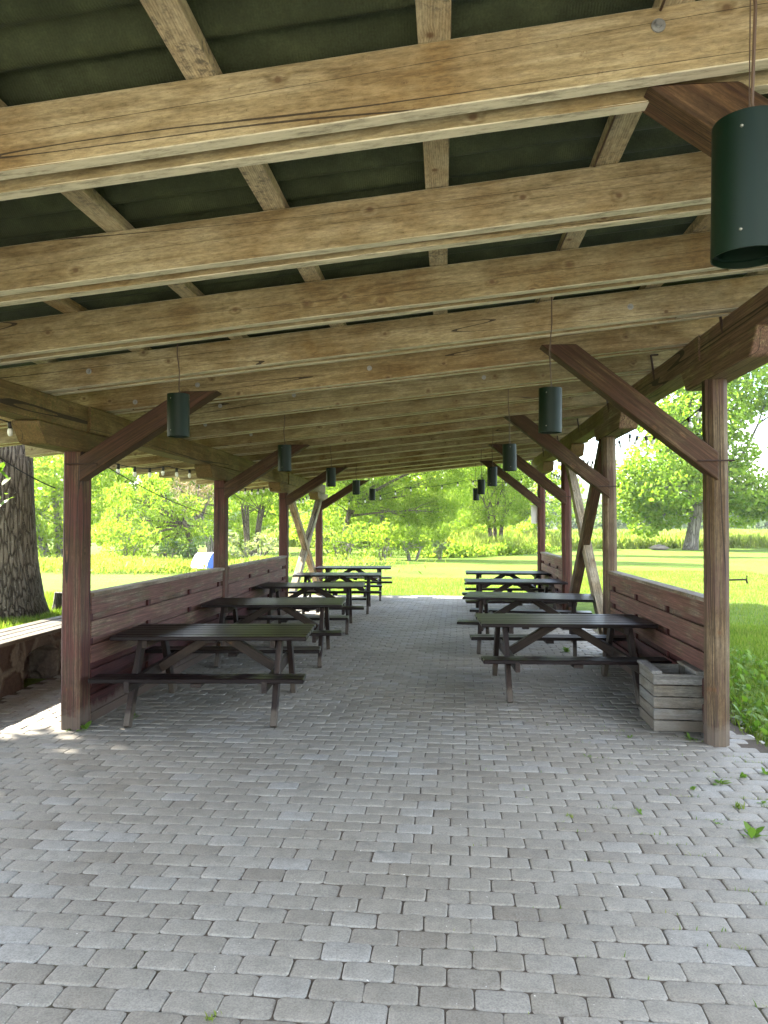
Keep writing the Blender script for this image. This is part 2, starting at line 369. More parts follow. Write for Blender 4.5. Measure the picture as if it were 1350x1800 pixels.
ML_willow = leaf_mat('willow leaves', [(.12, .19, .025), (.16, .24, .035), (.205, .285, .05), (.25, .31, .075)], .55)
ML_oak = leaf_mat('oak leaves', [(.10, .18, .02), (.145, .235, .028), (.19, .28, .04), (.24, .31, .06)], .55)
ML_bright = leaf_mat('light green leaves', [(.16, .245, .03), (.215, .30, .045), (.27, .35, .06), (.32, .38, .10)], .6)
ML_blue = leaf_mat('blue green leaves', [(.07, .11, .06), (.10, .15, .08), (.14, .19, .11)], .45)
ML_pale = leaf_mat('silvery leaves', [(.14, .17, .10), (.20, .23, .14), (.26, .28, .19)], .45)
ML_far = leaf_mat('far wood leaves', [(.09, .14, .06), (.12, .175, .075), (.15, .20, .09)], .45)
ML_grass = leaf_mat('grass blades', [(.08, .14, .02), (.12, .19, .03), (.16, .22, .04), (.22, .24, .08)], .45)
ML_meadow = leaf_mat('meadow grass', [(.15, .21, .04), (.20, .26, .055), (.27, .30, .10), (.12, .19, .03)], .45)
ML_weed = leaf_mat('weed leaves', [(.08, .16, .025), (.12, .21, .035), (.17, .26, .06)], .45, .4)
ML_dead = leaf_mat('dry twigs', [(.30, .21, .15), (.36, .27, .20), (.26, .18, .12)], .2)
ML_yellow = leaf_mat('yellow flowers', [(.55, .45, .03), (.45, .4, .05)], .3)
def bark(name, c0, c1, sc_=1.0):
    M = MT(name); v, _ = M.coord((7*sc_, 7*sc_, 1.0*sc_), rnd=False)
    a = M.noise(v, 1.4, 6, .7, .8); vo = M.n('ShaderNodeTexVoronoi', feature='DISTANCE_TO_EDGE'); vo.inputs['Scale'].default_value = 1.9
    d = M.n('ShaderNodeVectorMath', operation='ADD'); M.l(v, d.inputs[0]); M.l(M.math('MULTIPLY', a, .8), d.inputs[1]); M.l(d.outputs[0], vo.inputs['Vector'])
    h = M.math('ADD', M.ramp(vo.outputs['Distance'], [(0, 0), (.22, 1)]), M.math('MULTIPLY', a, .8))
    col = M.ramp(h, [(.15, tuple(x*.25 for x in c0)), (.6, c0), (1., c1)])
    lv, _ = M.coord((1, 1, 1), rnd=False); li = M.noise(lv, 30, 5, .8); col = M.mix(M.ramp(li, [(.60, 0), (.66, .5)]), col, (.42, .42, .34))
    M.bump(h, 1.0, .05 / sc_); return M.done(col, .9, .15)
M_bark = bark('old bark', (.06, .046, .032), (.135, .11, .082), 1.7)
M_bark2 = bark('grey bark', (.12, .105, .085), (.22, .20, .17), .6)
def stone_mat():
    M = MT('rubble stone'); v, _ = M.coord((1, 1, 1), rnd=False)
    n = M.noise(v, 3, 4, .6); d = M.n('ShaderNodeVectorMath', operation='ADD'); M.l(v, d.inputs[0]); M.l(M.math('MULTIPLY', n, .25), d.inputs[1])
    vo = M.n('ShaderNodeTexVoronoi', feature='DISTANCE_TO_EDGE'); vo.inputs['Scale'].default_value = 3.2; M.l(d.outputs[0], vo.inputs['Vector'])
    vc = M.n('ShaderNodeTexVoronoi'); vc.inputs['Scale'].default_value = 3.2; M.l(d.outputs[0], vc.inputs['Vector']); sp = M.n('ShaderNodeSeparateColor'); M.l(vc.outputs['Color'], sp.inputs[0])
    st = M.ramp(sp.outputs[0], [(0, (.045, .028, .020)), (.4, (.08, .055, .04)), (.7, (.06, .052, .044)), (1, (.10, .078, .06))])
    f = M.noise(v, 28, 6, .75); col = M.mix(M.ramp(vo.outputs['Distance'], [(.05, 0), (.12, 1)]), (.12, .105, .08), st); col = M.mix(.7, col, M.mix(1, col, M.ramp(f, [(.3, .45), (.7, 1.25)]), 'MULTIPLY'))
    M.bump(M.math('ADD', M.ramp(vo.outputs['Distance'], [(.03, 0), (.2, 1)]), M.math('MULTIPLY', f, .5)), 1, .04); return M.done(col, .9, .2)
M_stone = stone_mat()
M_rock = simple('field stone', (.20, .17, .145), .9, .2, 0, .5, 6, .5)
M_petal = simple('pale flecks', (.62, .60, .54), .8, .2)

# ------------------------------------------------------------------ ground
def terr(x, y):
    """lawn height"""
    x = np.asarray(x, float); y = np.asarray(y, float)
    s = lambda a, b, t: (lambda u: u*u*(3-2*u))(np.clip((t - a) / (b - a), 0, 1))
    bank = .42 * (1 - s(-4.46, -4.30, x)) * (1 - s(11.5, 26, y)) * s(-1, 1.5, y)
    roll = .10 * np.sin(x*.11 + 1) * np.sin(y*.09) * s(18, 40, y)
    return bank + roll - .035
def grid(name, xs, ys, mat, zf):
    X, Y = np.meshgrid(xs, ys); V = np.stack([X, Y, zf(X, Y)], -1).reshape(-1, 3); nx = len(xs); ny = len(ys)
    i, j = np.meshgrid(np.arange(nx-1), np.arange(ny-1)); a = (j*nx + i).ravel()
    return fast_mesh(name, V, np.stack([a, a+1, a+nx+1, a+nx], -1), mat, smooth=True)
xs = np.unique(np.concatenate([np.linspace(-900, -60, 15), np.linspace(-60, -10, 26), np.linspace(-10, -4.6, 12), np.linspace(-4.6, -4.2, 9), np.linspace(-4, 12, 33), np.linspace(12, 60, 24), np.linspace(60, 900, 15)]))
ys = np.unique(np.concatenate([np.linspace(-300, -20, 10), np.linspace(-20, 40, 61), np.linspace(40, 120, 30), np.linspace(120, 1500, 20)]))
g = grid('lawn', xs, ys, M_lawn, terr); tag(g, kind='structure')

# pavement: a bed sheet and one mesh of tumbled pavers
PX0, PX1 = -4.0, 2.02
bed = mesh_obj('pavement_bed', [(-4.02, -1.25, -.0065), (4.6, -1.25, -.0065), (4.6, 4.9, -.0065), (2.25, 5.25, -.0065), (2.12, 16.35, -.0065), (-4.02, 16.35, -.0065)], [(0, 1, 2, 3, 4, 5)], M_joint)
tag(bed, kind='structure')
def pavers():
    pw, ph = .1820, .1110; gap = .0032
    cells = []
    rot = R(-1.1)
    for j in range(-12, 165):
        for i in range(-40, 40):
            cx = (i + (.5 if j % 2 else 0)) * pw + .03 * math.sin(j * .7) * .12; cyy = j * ph + .25
            x = cx * math.cos(rot) - cyy * math.sin(rot) - .05; y = cx * math.sin(rot) + cyy * math.cos(rot) - .028 * max(0, -x - .3)**1.6 * .5
            lim = 2.10 + .05 * math.sin(y * 2.3) + .04 * math.sin(y*7) if y > 5.2 else 4.5
            if 4.6 < y <= 5.3: lim = 4.5 - (y - 4.6) * 3.3
            if x < -3.93 or x > lim or y < -1.0 or y > 16.28: continue
            # leave the posts' feet free
            cells.append((x, y))
    cells = np.array(cells); n = len(cells)
    w = pw/2 - gap/2; h = ph/2 - gap/2; r = .017
    ang = np.array([0, 30, 60, 90]) * math.pi/180
    out = []
    for (sx, sy, a0) in ((1, 1, 0), (-1, 1, 90), (-1, -1, 180), (1, -1, 270)):
        for a in (0, 45, 90):
            t = R(a0 + a); out.append((sx*(w - r) + r*math.cos(t), sy*(h - r) + r*math.sin(t)))
    out = np.array(out)      # 12,2
    def ring(inset, z):
        o = out.copy(); o[:, 0] *= (w - inset)/w; o[:, 1] *= (h - inset)/h
        return np.concatenate([o, np.full((12, 1), z)], 1)
    base = np.concatenate([ring(.0085, 0), ring(.003, -.0014), ring(0, -.0048), ring(-.0003, -.03)])   # 48
    tilt = RNG.normal(0, .012, (n, 2)); zz = RNG.normal(0, .0011, n); jit = RNG.normal(0, .0009, (n, 2)); th = RNG.normal(0, .010, n) + rot
    dims = 1 + RNG.normal(0, .006, (n, 2))
    irr = RNG.normal(0, .0012, (n, 12, 2)); irr = np.concatenate([irr, irr, irr, irr], 1)
    B = np.repeat(base[None], n, 0); B[:, :, :2] *= dims[:, None]; B[:, :, :2] += irr
    ct, st = np.cos(th)[:, None], np.sin(th)[:, None]
    X = B[:, :, 0]*ct - B[:, :, 1]*st; Y = B[:, :, 0]*st + B[:, :, 1]*ct
    Z = B[:, :, 2] + X*tilt[:, :1] + Y*tilt[:, 1:] + zz[:, None]
    V = np.stack([X + (cells[:, 0] + jit[:, 0])[:, None], Y + (cells[:, 1] + jit[:, 1])[:, None], Z], -1).reshape(-1, 3)
    faces = []
    for k in range(3):
        for i in range(12): faces.append((k*12 + i, (k+1)*12 + i, (k+1)*12 + (i+1) % 12, k*12 + (i+1) % 12))
    q = np.array(faces); off = (np.arange(n) * 48)
    Q = (q[None] + off[:, None, None]).reshape(-1, 4); T = (np.arange(12)[None] + off[:, None])
    me = bpy.data.meshes.new('pavement'); nl = len(Q)*4 + len(T)*12
    me.vertices.add(len(V)); me.vertices.foreach_set('co', V.astype(np.float32).ravel())
    me.loops.add(nl); me.loops.foreach_set('vertex_index', np.concatenate([Q.ravel(), T.ravel()]).astype(np.int32))
    me.polygons.add(len(Q) + len(T)); ls = np.concatenate([np.arange(len(Q))*4, len(Q)*4 + np.arange(len(T))*12]).astype(np.int32)
    me.polygons.foreach_set('loop_start', ls); me.polygons.foreach_set('use_smooth', np.ones(len(ls), dtype=bool))
    me.update(calc_edges=True); me.validate(); me.materials.append(M_paver)
    o = bpy.data.objects.new('pavement', me); link(o); tag(o, kind='structure')
pavers()
gy = mesh_obj('bounce_gravel', [(-14, -40, -.016), (16, -40, -.016), (16, -1.3, -.016), (-14, -1.3, -.016)], [(0, 1, 2, 3)], M_bounce); tag(gy, kind='structure')  # pale sheet added behind the camera to bounce sunlight onto the rafters
# bare earth strip beside the pavement
sv = []; sf = []
ysx = np.linspace(4.4, 16.5, 60)
for i, y in enumerate(ysx):
    a = 2.06; b = 2.65 + .18*math.sin(y*1.9) + .1*math.sin(y*5.1) if y < 9 else 2.30 + .08*math.sin(y*3)
    sv += [(a, y, -.020), (b, y, -.022)]
    if i: k = 2*i; sf.append((k-2, k-1, k+1, k))
tag(mesh_obj('earth_strip', sv, sf, M_soil), kind='structure')

# ------------------------------------------------------------------ pavilion
YC = 0
pav = thing('pavilion', 'open timber picnic pavilion with red brown posts and sloping plank rafters over the paving', 'pavilion', (-.44, 7.5, 0))
def zr(x): return 2.757 + .101*x
XL, XR = -2.84, 1.96
LP = [1.83, 5.48, 9.15, 12.80, 16.45]
RP = [2.22, 5.45, 8.88, 11.97, 15.05]
def post(x, y, top, w, mat, cham, label=None):
    o = beam('post', (x, y, -.03), (x, y, top), w, w, mat, pav, bev=cham, wob=.004, up=Vector((0, 1, 0)))
    return o
for i, y in enumerate(LP):
    p = post(XL + .007, y, 2.112, .152, M_post, .016)
    beam('fence_post', (XL + .044, y + .098, -.02), (XL + .044, y + .098, 1.95), .05, .04, M_post, pav, bev=.005) if i in (1, 2, 3) else None
for i, y in enumerate(RP):
    post(XR - .042, y, 2.582, .152, M_postw if i in (1, 2) else M_post, .040)
# timber ends lapped on the right front post
def saddle(x, y, z0, z1, w, mat, half=.70, slope=.09):
    bm = bmesh.new(); pr = [(-half + slope, z0 + .01), (-half + slope + .03, z0), (half - slope - .03, z0), (half - slope, z0 + .01), (half, z1 - .03), (half, z1), (-half, z1), (-half, z1 - .03)]
    ra = [bm.verts.new((b, -w/2, c)) for b, c in pr]; rb = [bm.verts.new((b, w/2, c)) for b, c in pr]
    bm.faces.new(ra); bm.faces.new(rb[::-1])
    for k in range(8): bm.faces.new((ra[k], rb[k], rb[(k+1) % 8], ra[(k+1) % 8]))
    bmesh.ops.bevel(bm, geom=[e for e in bm.edges], offset=.008, segments=1, affect='EDGES')
    o = bm_obj('saddle_block', bm, mat, pav); o.rotation_euler = (0, 0, R(90)); o.location = Vector((x, y, 0)) - pav.location
    return o
for y in LP: saddle(XL, y, 2.110, 2.262, .20, M_plate)
for i, y in enumerate(RP): saddle(XR - .01, y - .18, 2.580, 2.752, .20, M_plate_red if i < 3 else M_plate)
def plate(x, ys_, z0, z1, mats):
    for k, (a, b) in enumerate(zip(ys_, ys_[1:])):
        dw = .012 if k % 2 else 0
        beam('wall_plate', (x - dw*.5, a + .004, (z0+z1)/2), (x - dw*.5, b - .004, (z0+z1)/2), .20 - dw*2, z1 - z0 - dw*.3, mats[min(k, len(mats)-1)], pav, bev=.008, wob=.006)
plate(XL, [-.1, 1.83, 5.50, 9.15, 12.8, 16.75], 2.264, 2.466, [M_plate])
plate(XR, [-.1, 2.22, 5.60, 8.88, 11.97, 16.35], 2.754, 2.951, [M_plate_red, M_plate_red, M_plate_red, M_plate])
# rafters: pairs of sawn planks
RY0, RS = 2.12, .927
EL, ER = -4.56, 2.50
rk = list(range(-2, 16))
for k in rk:
    y0 = RY0 + RS*k
    for m, dy in enumerate((.0275, .152)):
        y = y0 + dy
        e0 = EL + random.uniform(-.04, .04); e1 = ER + random.uniform(-.03, .03)
        h = .195
        beam('rafter', (e0, y, zr(e0) + h/2 + .001), (e1, y, zr(e1) + h/2 + .001), .055, h, M_raft, pav, bev=.003, wob=.0035)
    # packing blocks between the two planks over each wall plate
    for x in (XL - .1, XR):
        beam('packing_block', (x - .45, y0 + .0897, zr(x - .45) + .10), (x + .35, y0 + .0897, zr(x + .35) + .10), .066, .185, M_raft, pav, bev=.002)
# roof battens along the building, lying on the rafters
for k in range(-6, 4):
    x = -.033 + .69*k
    if x < EL + .05 or x > ER - .05: continue
    zc = zr(x) + .196*1.005 + .0275
    beam('batten', (x, -.12, zc), (x, 16.9, zc), .096, .05, M_batt, pav, bev=.003, wob=.003, segs=30)
# corrugated roof sheeting (waves run down the slope)
def roof():
    nseg = 110*8; ysr = np.linspace(-.18, 17.0, nseg + 1); amp = .024; V = []
    for x in (EL - .10, ER + .10):
        for s in (0, 1): V.append(np.stack([np.full_like(ysr, x), ysr, zr(x) + .196 + .055 + amp + .003 + amp*np.cos(2*np.pi*ysr/.177) + s*.007], -1))
    V = np.concatenate(V); n = nseg + 1; i = np.arange(nseg); F = []
    a, b, c, d = 0, n, 2*n, 3*n
    F.append(np.stack([a+i, a+i+1, c+i+1, c+i], -1)); F.append(np.stack([b+i, d+i, d+i+1, b+i+1], -1))
    F.append(np.stack([a+i, b+i, b+i+1, a+i+1], -1)); F.append(np.stack([c+i, c+i+1, d+i+1, d+i], -1))
    o = fast_mesh('roof_sheeting', V, np.concatenate(F), M_roof, pav, smooth=False); o.location = -pav.location
roof()
# knee braces
def knee(x0, z0, x1, z1, y, w=.13, h=.155, mat=M_brace, side=1):
    # from post (x0,z0) up to rafters (x1,z1); horizontal cut above, vertical cut at the post
    d = Vector((x1 - x0, 0, z1 - z0)); sgn = 1 if d.x > 0 else -1; t = abs(d.z / d.x)
    hv = h * math.sqrt(1 + t*t)        # vertical extent of the timber
    hh = hv / t                        # horizontal extent
    Ln = math.hypot(d.x, d.z)
    bm = bmesh.new()
    ux = d.normalized()
    pr = [Vector((x0, 0, z0 - hv)), Vector((x0, 0, z0)), Vector((x1 , 0, z1)), Vector((x1 + sgn*hh, 0, z1))]
    ra = [bm.verts.new(p + Vector((0, -w/2, 0))) for p in pr]; rb = [bm.verts.new(p + Vector((0, w/2, 0))) for p in pr]
    bm.faces.new(ra); bm.faces.new(rb[::-1])
    for k in range(4): bm.faces.new((ra[k], rb[k], rb[(k+1) % 4], ra[(k+1) % 4]))
    bmesh.ops.bevel(bm, geom=[e for e in bm.edges], offset=.006, segments=1, affect='EDGES')
    # turn into the timber's own axes so the grain runs along it
    c = (pr[0] + pr[2]) / 2; M = orient(pr[1], pr[2]); M.translation = c
    bmesh.ops.transform(bm, matrix=M.inverted(), verts=bm.verts)
    o = bm_obj('knee_brace', bm, mat, pav); M.translation = c + Vector((0, y, 0)) - pav.location; o.matrix_basis = M
    st = bmesh.new(); yy = y - w/2 - .012
    xa, xb = (x0 - sgn*.10, x0 + sgn*.14); za = z0 - hv*.30
    add_tube(st, [(xa, yy, za), (xb, yy, za)], .006, 6); add_tube(st, [(xa, yy, za), (xa, yy + .08, za)], .006, 6); add_tube(st, [(xb, yy, za), (xb, yy + .03, za)], .006, 6)
    s = bm_obj('iron_staple', st, M_iron, pav); s.location = -pav.location
for i, y in enumerate(LP):
    knee(XL + .085, 2.065, -1.98, zr(-1.98) - .008, y - .055)
for i, y in enumerate(RP):
    x1 = .93 if i else .85; knee(XR - .055, 2.06, x1, zr(x1) - .010, y - .045 if i else y + .032)
# cross braces (left third bay, right second bay)
def cross(x, ya, yb, z0, z1, mats, inner):
    for (a, b, dx, m) in ((ya, yb, inner*.0, mats[0]), (yb, ya, inner*.062, mats[1])):
        beam('cross_brace', (x + dx, a, z0), (x + dx, b, z1), .06, .15, m, pav, bev=.005, wob=.004, up=Vector((1, 0, 0)))
beam('cross_brace', (XL + .03, 13.00, .02), (XL + .03, 16.30, 2.09), .135, .12, M_bracegrey, pav, bev=.006, wob=.004, up=Vector((1, 0, 0)))
beam('cross_brace', (XL + .062, 13.02, 2.09), (XL + .062, 16.26, .02), .14, .11, M_bracegrey, pav, bev=.006, wob=.004, up=Vector((1, 0, 0)))  # pale wood puts the sunlight on this brace into its colour
beam('cross_brace', (XR - .055, 9.02, 2.54), (XR - .055, 11.80, .02), .15, .12, M_brace, pav, bev=.006, wob=.004, up=Vector((1, 0, 0)))
beam('cross_brace', (XR - .02, 9.00, .02), (XR - .02, 11.82, 2.54), .145, .115, M_bracegrey, pav, bev=.006, wob=.004, up=Vector((1, 0, 0)))
# fence panels between posts
def fence(xi, ya, yb, inner, mat_hi, mat_lo):
    """xi = plane of inner faces, inner=+1 when the inside is towards +x"""
    f = bpy.data.objects.new('fence_panel', None); f.location = Vector((xi, (ya+yb)/2, 0)) - pav.location; link(f, pav)
    O = Vector((xi, (ya+yb)/2, 0)); Ln = yb - ya
    def b_(name, dx, y0, y1, z, w, h, mat, up=Vector((0, 0, 1))):
        o = beam(name, (0, 0, 0), (1, 0, 0), w, h, mat, None, bev=.002) if False else None
        o = beam(name, Vector((dx, y0, z)), Vector((dx, y1, z)), w, h, mat, None, bev=.0025, wob=.0012)
        o.parent = f; return o
    H_ = Ln/2
    pitch, bh = .192, .134
    for k in range(5):
        z = .987 - bh/2 - pitch*k
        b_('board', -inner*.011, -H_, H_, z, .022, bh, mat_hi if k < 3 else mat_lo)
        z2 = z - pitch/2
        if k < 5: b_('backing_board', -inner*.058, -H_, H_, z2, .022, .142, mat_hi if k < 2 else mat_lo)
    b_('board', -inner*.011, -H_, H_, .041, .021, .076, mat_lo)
    for q in (.012, .35, .68, .988):
        yy = -H_ + Ln*q
        o = beam('stile', Vector((-inner*.0345, yy, .02)), Vector((-inner*.0345, yy, .955)), .024, .060, M_fencelow, None, bev=.002, up=Vector((0, 1, 0))); o.parent = f
    o = b_('cap_rail', -inner*.035, -H_ - .01, H_ + .01, 1.0035, .115, .030, M_cap)
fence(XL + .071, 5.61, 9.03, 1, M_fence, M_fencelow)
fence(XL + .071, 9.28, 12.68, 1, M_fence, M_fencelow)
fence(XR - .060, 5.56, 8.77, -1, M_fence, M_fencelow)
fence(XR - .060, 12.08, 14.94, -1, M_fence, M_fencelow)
# iron straps holding the rafters to the right wall plate, bolts through the planks
for ys_ in (5.12, 6.745, 8.60, 10.45, 12.31, 14.16):
    bm = bmesh.new(); z0 = zr(XR)
    add_tube(bm, [(XR - .135, ys_ - .010, z0 + .11), (XR - .118, ys_ - .012, z0 - .02), (XR - .108, ys_ - .008, z0 - .12)], [.009, .010, .004], 6); add_tube(bm, [(XR - .135, ys_ - .010, z0 + .108), (XR - .07, ys_ - .008, z0 + .112)], .008, 6)
    o = bm_obj('iron_strap', bm, M_iron, pav); o.location = -pav.location
bolt_spots = [(3, -2.45, .10), (4, -2.52, .05), (4, -2.0, .13), (5, -2.62, .10), (5, -2.1, .12), (6, -2.55, .12), (0, .60, .14), (3, 1.2, .09), (5, .35, .1), (7, -2.3, .1), (5, -1.4, .14), (4, -.6, .1)]
for (k, x, dz) in bolt_spots:
    y0 = RY0 + RS*k; bm = bmesh.new(); add_lathe(bm, [(0, 0), (.020, 0), (.020, .004), (.009, .005), (.009, .014), (0, .014)], n=12)
    o = bm_obj('bolt', bm, M_galv, pav); o.rotation_euler = (R(90), 0, 0); o.location = Vector((x, y0 - .0015, zr(x) + dz)) - pav.location
# wire stapled along a batten, iron door hook on the right front post
bm = bmesh.new(); wx = .607
add_tube(bm, [(wx, y, zr(wx) + .19 + .006*math.sin(y*5)) for y in np.arange(1.2, 8, .3)], .004, 6)
o = bm_obj('wiring', bm, M_brownc, pav); o.location = -pav.location
bm = bmesh.new(); hy = 5.60
add_tube(bm, [(1.90, hy, 1.145), (2.185, hy, 1.152)], .0065, 8); add_tube(bm, [(2.19, hy, 1.182), (2.186, hy, 1.152), (2.192, hy, 1.125)], .007, 8)
add_box(bm, (1.896, hy, 1.145), (.02, .03, .042), bev=.004); add_box(bm, (1.912, hy, 1.145), (.016, .016, .02))
o = bm_obj('iron_hook', bm, M_iron, pav); o.location = -pav.location

# ------------------------------------------------------------------ hanging lamps
def make_lamp():
    t = thing('hanging_lamp', 'x', 'lamp')
    r, h = .064, .248
    bm = bmesh.new()
    add_lathe(bm, [(0, h - .012), (r*.96, h - .012), (r*.96, h), (r, h), (r, 0), (r*.965, 0), (r*.965, .012), (r*.90, .014), (r*.90, .10), (r*.5, .16), (0, .16)], n=40)
    o = bm_obj('lamp_shade', bm, M_lamp, t, smooth=False)
    o.data.polygons.foreach_set('use_smooth', [True]*len(o.data.polygons))
    md = o.modifiers.new('es', 'EDGE_SPLIT'); md.split_angle = R(35)
    bm = bmesh.new(); 
    for a in (-.0, 2.1, 4.2):
        for z in (.033, h - .03):
            bmesh.ops.create_icosphere(bm, subdivisions=1, radius=.0035, matrix=Matrix.Translation((r*math.sin(a - .25), -r*math.cos(a - .25), z)))
    bm_obj('screws', bm, M_screw, t)
    return t
lamp0 = make_lamp()
def lamp(t, x, y, zb, label, k):
    t.location = (x, y, zb); t['label'] = label; t['group'] = 'green cylinder lamps hanging under the rafters'
    t.rotation_euler = (R(random.uniform(-1.2, 1.2)), R(random.uniform(-1, 1)), R(random.uniform(-20, 20)) )
    top = zr(x) - zb + .12; h = .236; bm = bmesh.new(); s = 1 if k % 2 else -1
    pts = [(.012, 0, h), (.004, 0, h + .05), (-.008*s, 0, h + (top-h)*.35), (.006*s, 0, h + (top-h)*.6), (0, 0, top)]
    add_tube(bm, pts, .0035, 6); add_tube(bm, [(0, .012, h), (0, .012, top)], .0011, 4)
    bm_obj('cord', bm, M_brownc, t)
order = ['front', 'second', 'third', 'fourth', 'fifth', 'last']
first = True
RL = ['huge close green cylinder lamp cut off by the right edge of the photo', 'green cylinder lamp hanging before the foremost right knee brace, second largest', 'green cylinder lamp hanging over the second right table, overlapping the second right brace', 'green cylinder lamp fourth from the front in the right row', 'green cylinder lamp fifth from the front in the right row', 'smallest and farthest green cylinder lamp of the right row']
LL = ['large green cylinder lamp hanging before the foremost left knee brace', 'green cylinder lamp hanging before the second left knee brace', 'green cylinder lamp hanging before the third left knee brace', 'green cylinder lamp hanging before the farthest left knee brace', 'smallest green cylinder lamp of the left row, clear against the willow']
k = 0
for i, y in enumerate((1.415, 4.20, 6.98, 9.76, 12.54, 15.32)):
    src = lamp0 if first else copy_tree(lamp0)
    if not first:
        for c in list(src.children):
            if c.name.startswith('cord'): bpy.data.objects.remove(c)
    lamp(src, [.560, .585, .60, .61, .60, .63][i], y, (2.062 if i else 2.046) + .006*math.sin(i*2), RL[i], k); first = False; k += 1
for i, y in enumerate((4.20, 6.98, 9.76, 12.54, 15.32)):
    src = copy_tree(lamp0)
    for c in list(src.children):
        if c.name.startswith('cord'): bpy.data.objects.remove(c)
    lamp(src, [-1.555, -1.535, -1.52, -1.52, -1.52][i], y, 2.066 + .006*math.sin(i*3), LL[i], k); k += 1

# ------------------------------------------------------------------ picnic tables
TL, TW = 1.57, .80
def make_table():
    t = thing('picnic_table', 'x', 'picnic table')
    def planks(name, x0, x1, y0, y1, n, zt, th, parent, mat):
        bm = bmesh.new(); w = (y1 - y0)/n
        for i in range(n):
            add_box(bm, ((x0+x1)/2 + random.uniform(-.003, .003), y0 + w*(i+.5), zt - th/2 + random.uniform(-.001, .001)), (x1-x0, w - .010, th), bev=.005)
        return bm_obj(name, bm, mat, parent)
    planks('tabletop', -TL/2, TL/2, -TW/2, TW/2, 6, .660, .032, t, M_table)
    for s in (-1, 1): planks('bench_seat', -TL/2 - .02, TL/2 + .02, s*.655 - .115, s*.655 + .115, 2, .400, .034, t, M_table)
    for sx in (-1, 1):
        x = sx*.56
        for sy in (-1, 1):
            o = beam('leg', (x, sy*.61, 0.002), (x, sy*.27, .625), .085, .045, M_leg, None, bev=.004, up=Vector((1, 0, 0))); 
            o.parent = t
        o = beam('bench_support', (x - sx*.046, -.77, .340), (x - sx*.046, .77, .340), .04, .085, M_leg, None, bev=.004); o.parent = t
        o = beam('top_support', (x - sx*.046, -.365, .597), (x - sx*.046, .365, .597), .04, .062, M_leg, None, bev=.004); o.parent = t
        o = beam('diagonal_brace', (x - sx*.075, 0, .345), (sx*.05, 0, .615), .075, .075, M_tbrace, None, bev=.004); o.parent = t
    bm = bmesh.new(); add_box(bm, (0, 0, .6115), (.09, .62, .030), bev=.003); bm_obj('centre_batten', bm, M_leg, t)
    for s in (-1, 1):
        bm = bmesh.new(); add_box(bm, (0, s*.655, .350), (.08, .20, .030), bev=.003); bm_obj('seat_batten', bm, M_leg, t)
    return t
tab0 = make_table()
LT = [(-1.92, 6.16, 4.5, 'dark brown picnic table nearest the camera in the left row, pushed against the red fence'),
      (-1.97, 8.54, 4.5, 'second dark picnic table of the left row, against the fence panel'),
      (-2.0, 10.98, 4.6, 'third dark picnic table of the left row from the front'),
      (-1.96, 13.42, 4.3, 'fourth dark picnic table of the left row, beside the grey cross brace'),
      (-1.94, 15.65, 4.5, 'farthest dark picnic table of the left row, at the lawn edge')]
RT = [(1.09, 7.16, 2.5, 'dark picnic table nearest the camera in the right row, beside the grey wooden crate'),
      (1.04, 9.50, -8.5, 'second dark picnic table of the right row, beside the right cross brace'),
      (1.10, 12.04, 1.2, 'third dark picnic table of the right row, seen between two others'),
      (1.17, 14.23, -1.0, 'farthest dark picnic table of the right row, by the far fence panel')]
for i, (x, y, a, lab) in enumerate(LT + RT):
    t = tab0 if i == 0 else copy_tree(tab0)
    t.location = (x, y, 0); t.rotation_euler = (0, 0, R(a)); t['label'] = lab; t['group'] = 'dark picnic tables in two rows under the roof'

# ------------------------------------------------------------------ grey slatted crate
cr = thing('wooden_crate', 'weathered grey slatted planter crate standing beside the front right post', 'crate', (1.735, 5.92, 0), R(-1))
cw, cd = .36, .44
for sy in (-1, 1):
    for k in range(5):
        z = .006 + .044 + k*.0865; o = beam('slat', (-cw/2, sy*(cd/2 - .011), z), (cw/2, sy*(cd/2 - .011), z), .022, .078, M_crate, None, bev=.003); o.parent = cr
for sx in (-1, 1):
    for k in range(5):
        z = .006 + .044 + k*.0865; o = beam('slat', (sx*(cw/2 - .011), -cd/2 + .0245, z), (sx*(cw/2 - .011), cd/2 - .0245, z), .021, .078, M_crate, None, bev=.003); o.parent = cr
    o = beam('top_rail', (sx*(cw/2 - .022), -cd/2 - .012, .450), (sx*(cw/2 - .022), cd/2 + .012, .450), .075, .022, M_crate, None, bev=.003); o.parent = cr
    for sy in (-1, 1):
        o = beam('corner_post', (sx*(cw/2 - .043), sy*(cd/2 - .044), .004), (sx*(cw/2 - .043), sy*(cd/2 - .044), .432), .038, .038, M_crate, None, bev=.002, up=Vector((0, 1, 0))); o.parent = cr
bm = bmesh.new(); add_box(bm, (0, 0, .20), (cw - .06, cd - .06, .02)); bm_obj('soil', bm, M_soil, cr)

# ------------------------------------------------------------------ stone wall bench, left
wb = thing('stone_bench', 'low rubble stone wall with grey plank seat and dark niche, left of the pavilion', 'bench', (-4.2, 6, 0))
def wallpart(y0, y1, x0, x1, z0, z1, name='stone_wall'):
    bm = bmesh.new(); add_box(bm, ((x0+x1)/2 + 4.2, (y0+y1)/2 - 6, (z0+z1)/2), (x1-x0, y1-y0, z1-z0)); 
    bmesh.ops.subdivide_edges(bm, edges=bm.edges, cuts=6, use_grid_fill=True)
    for v in bm.verts: v.co += Vector((random.uniform(-1, 1)*.008, 0, 0))
    return bm
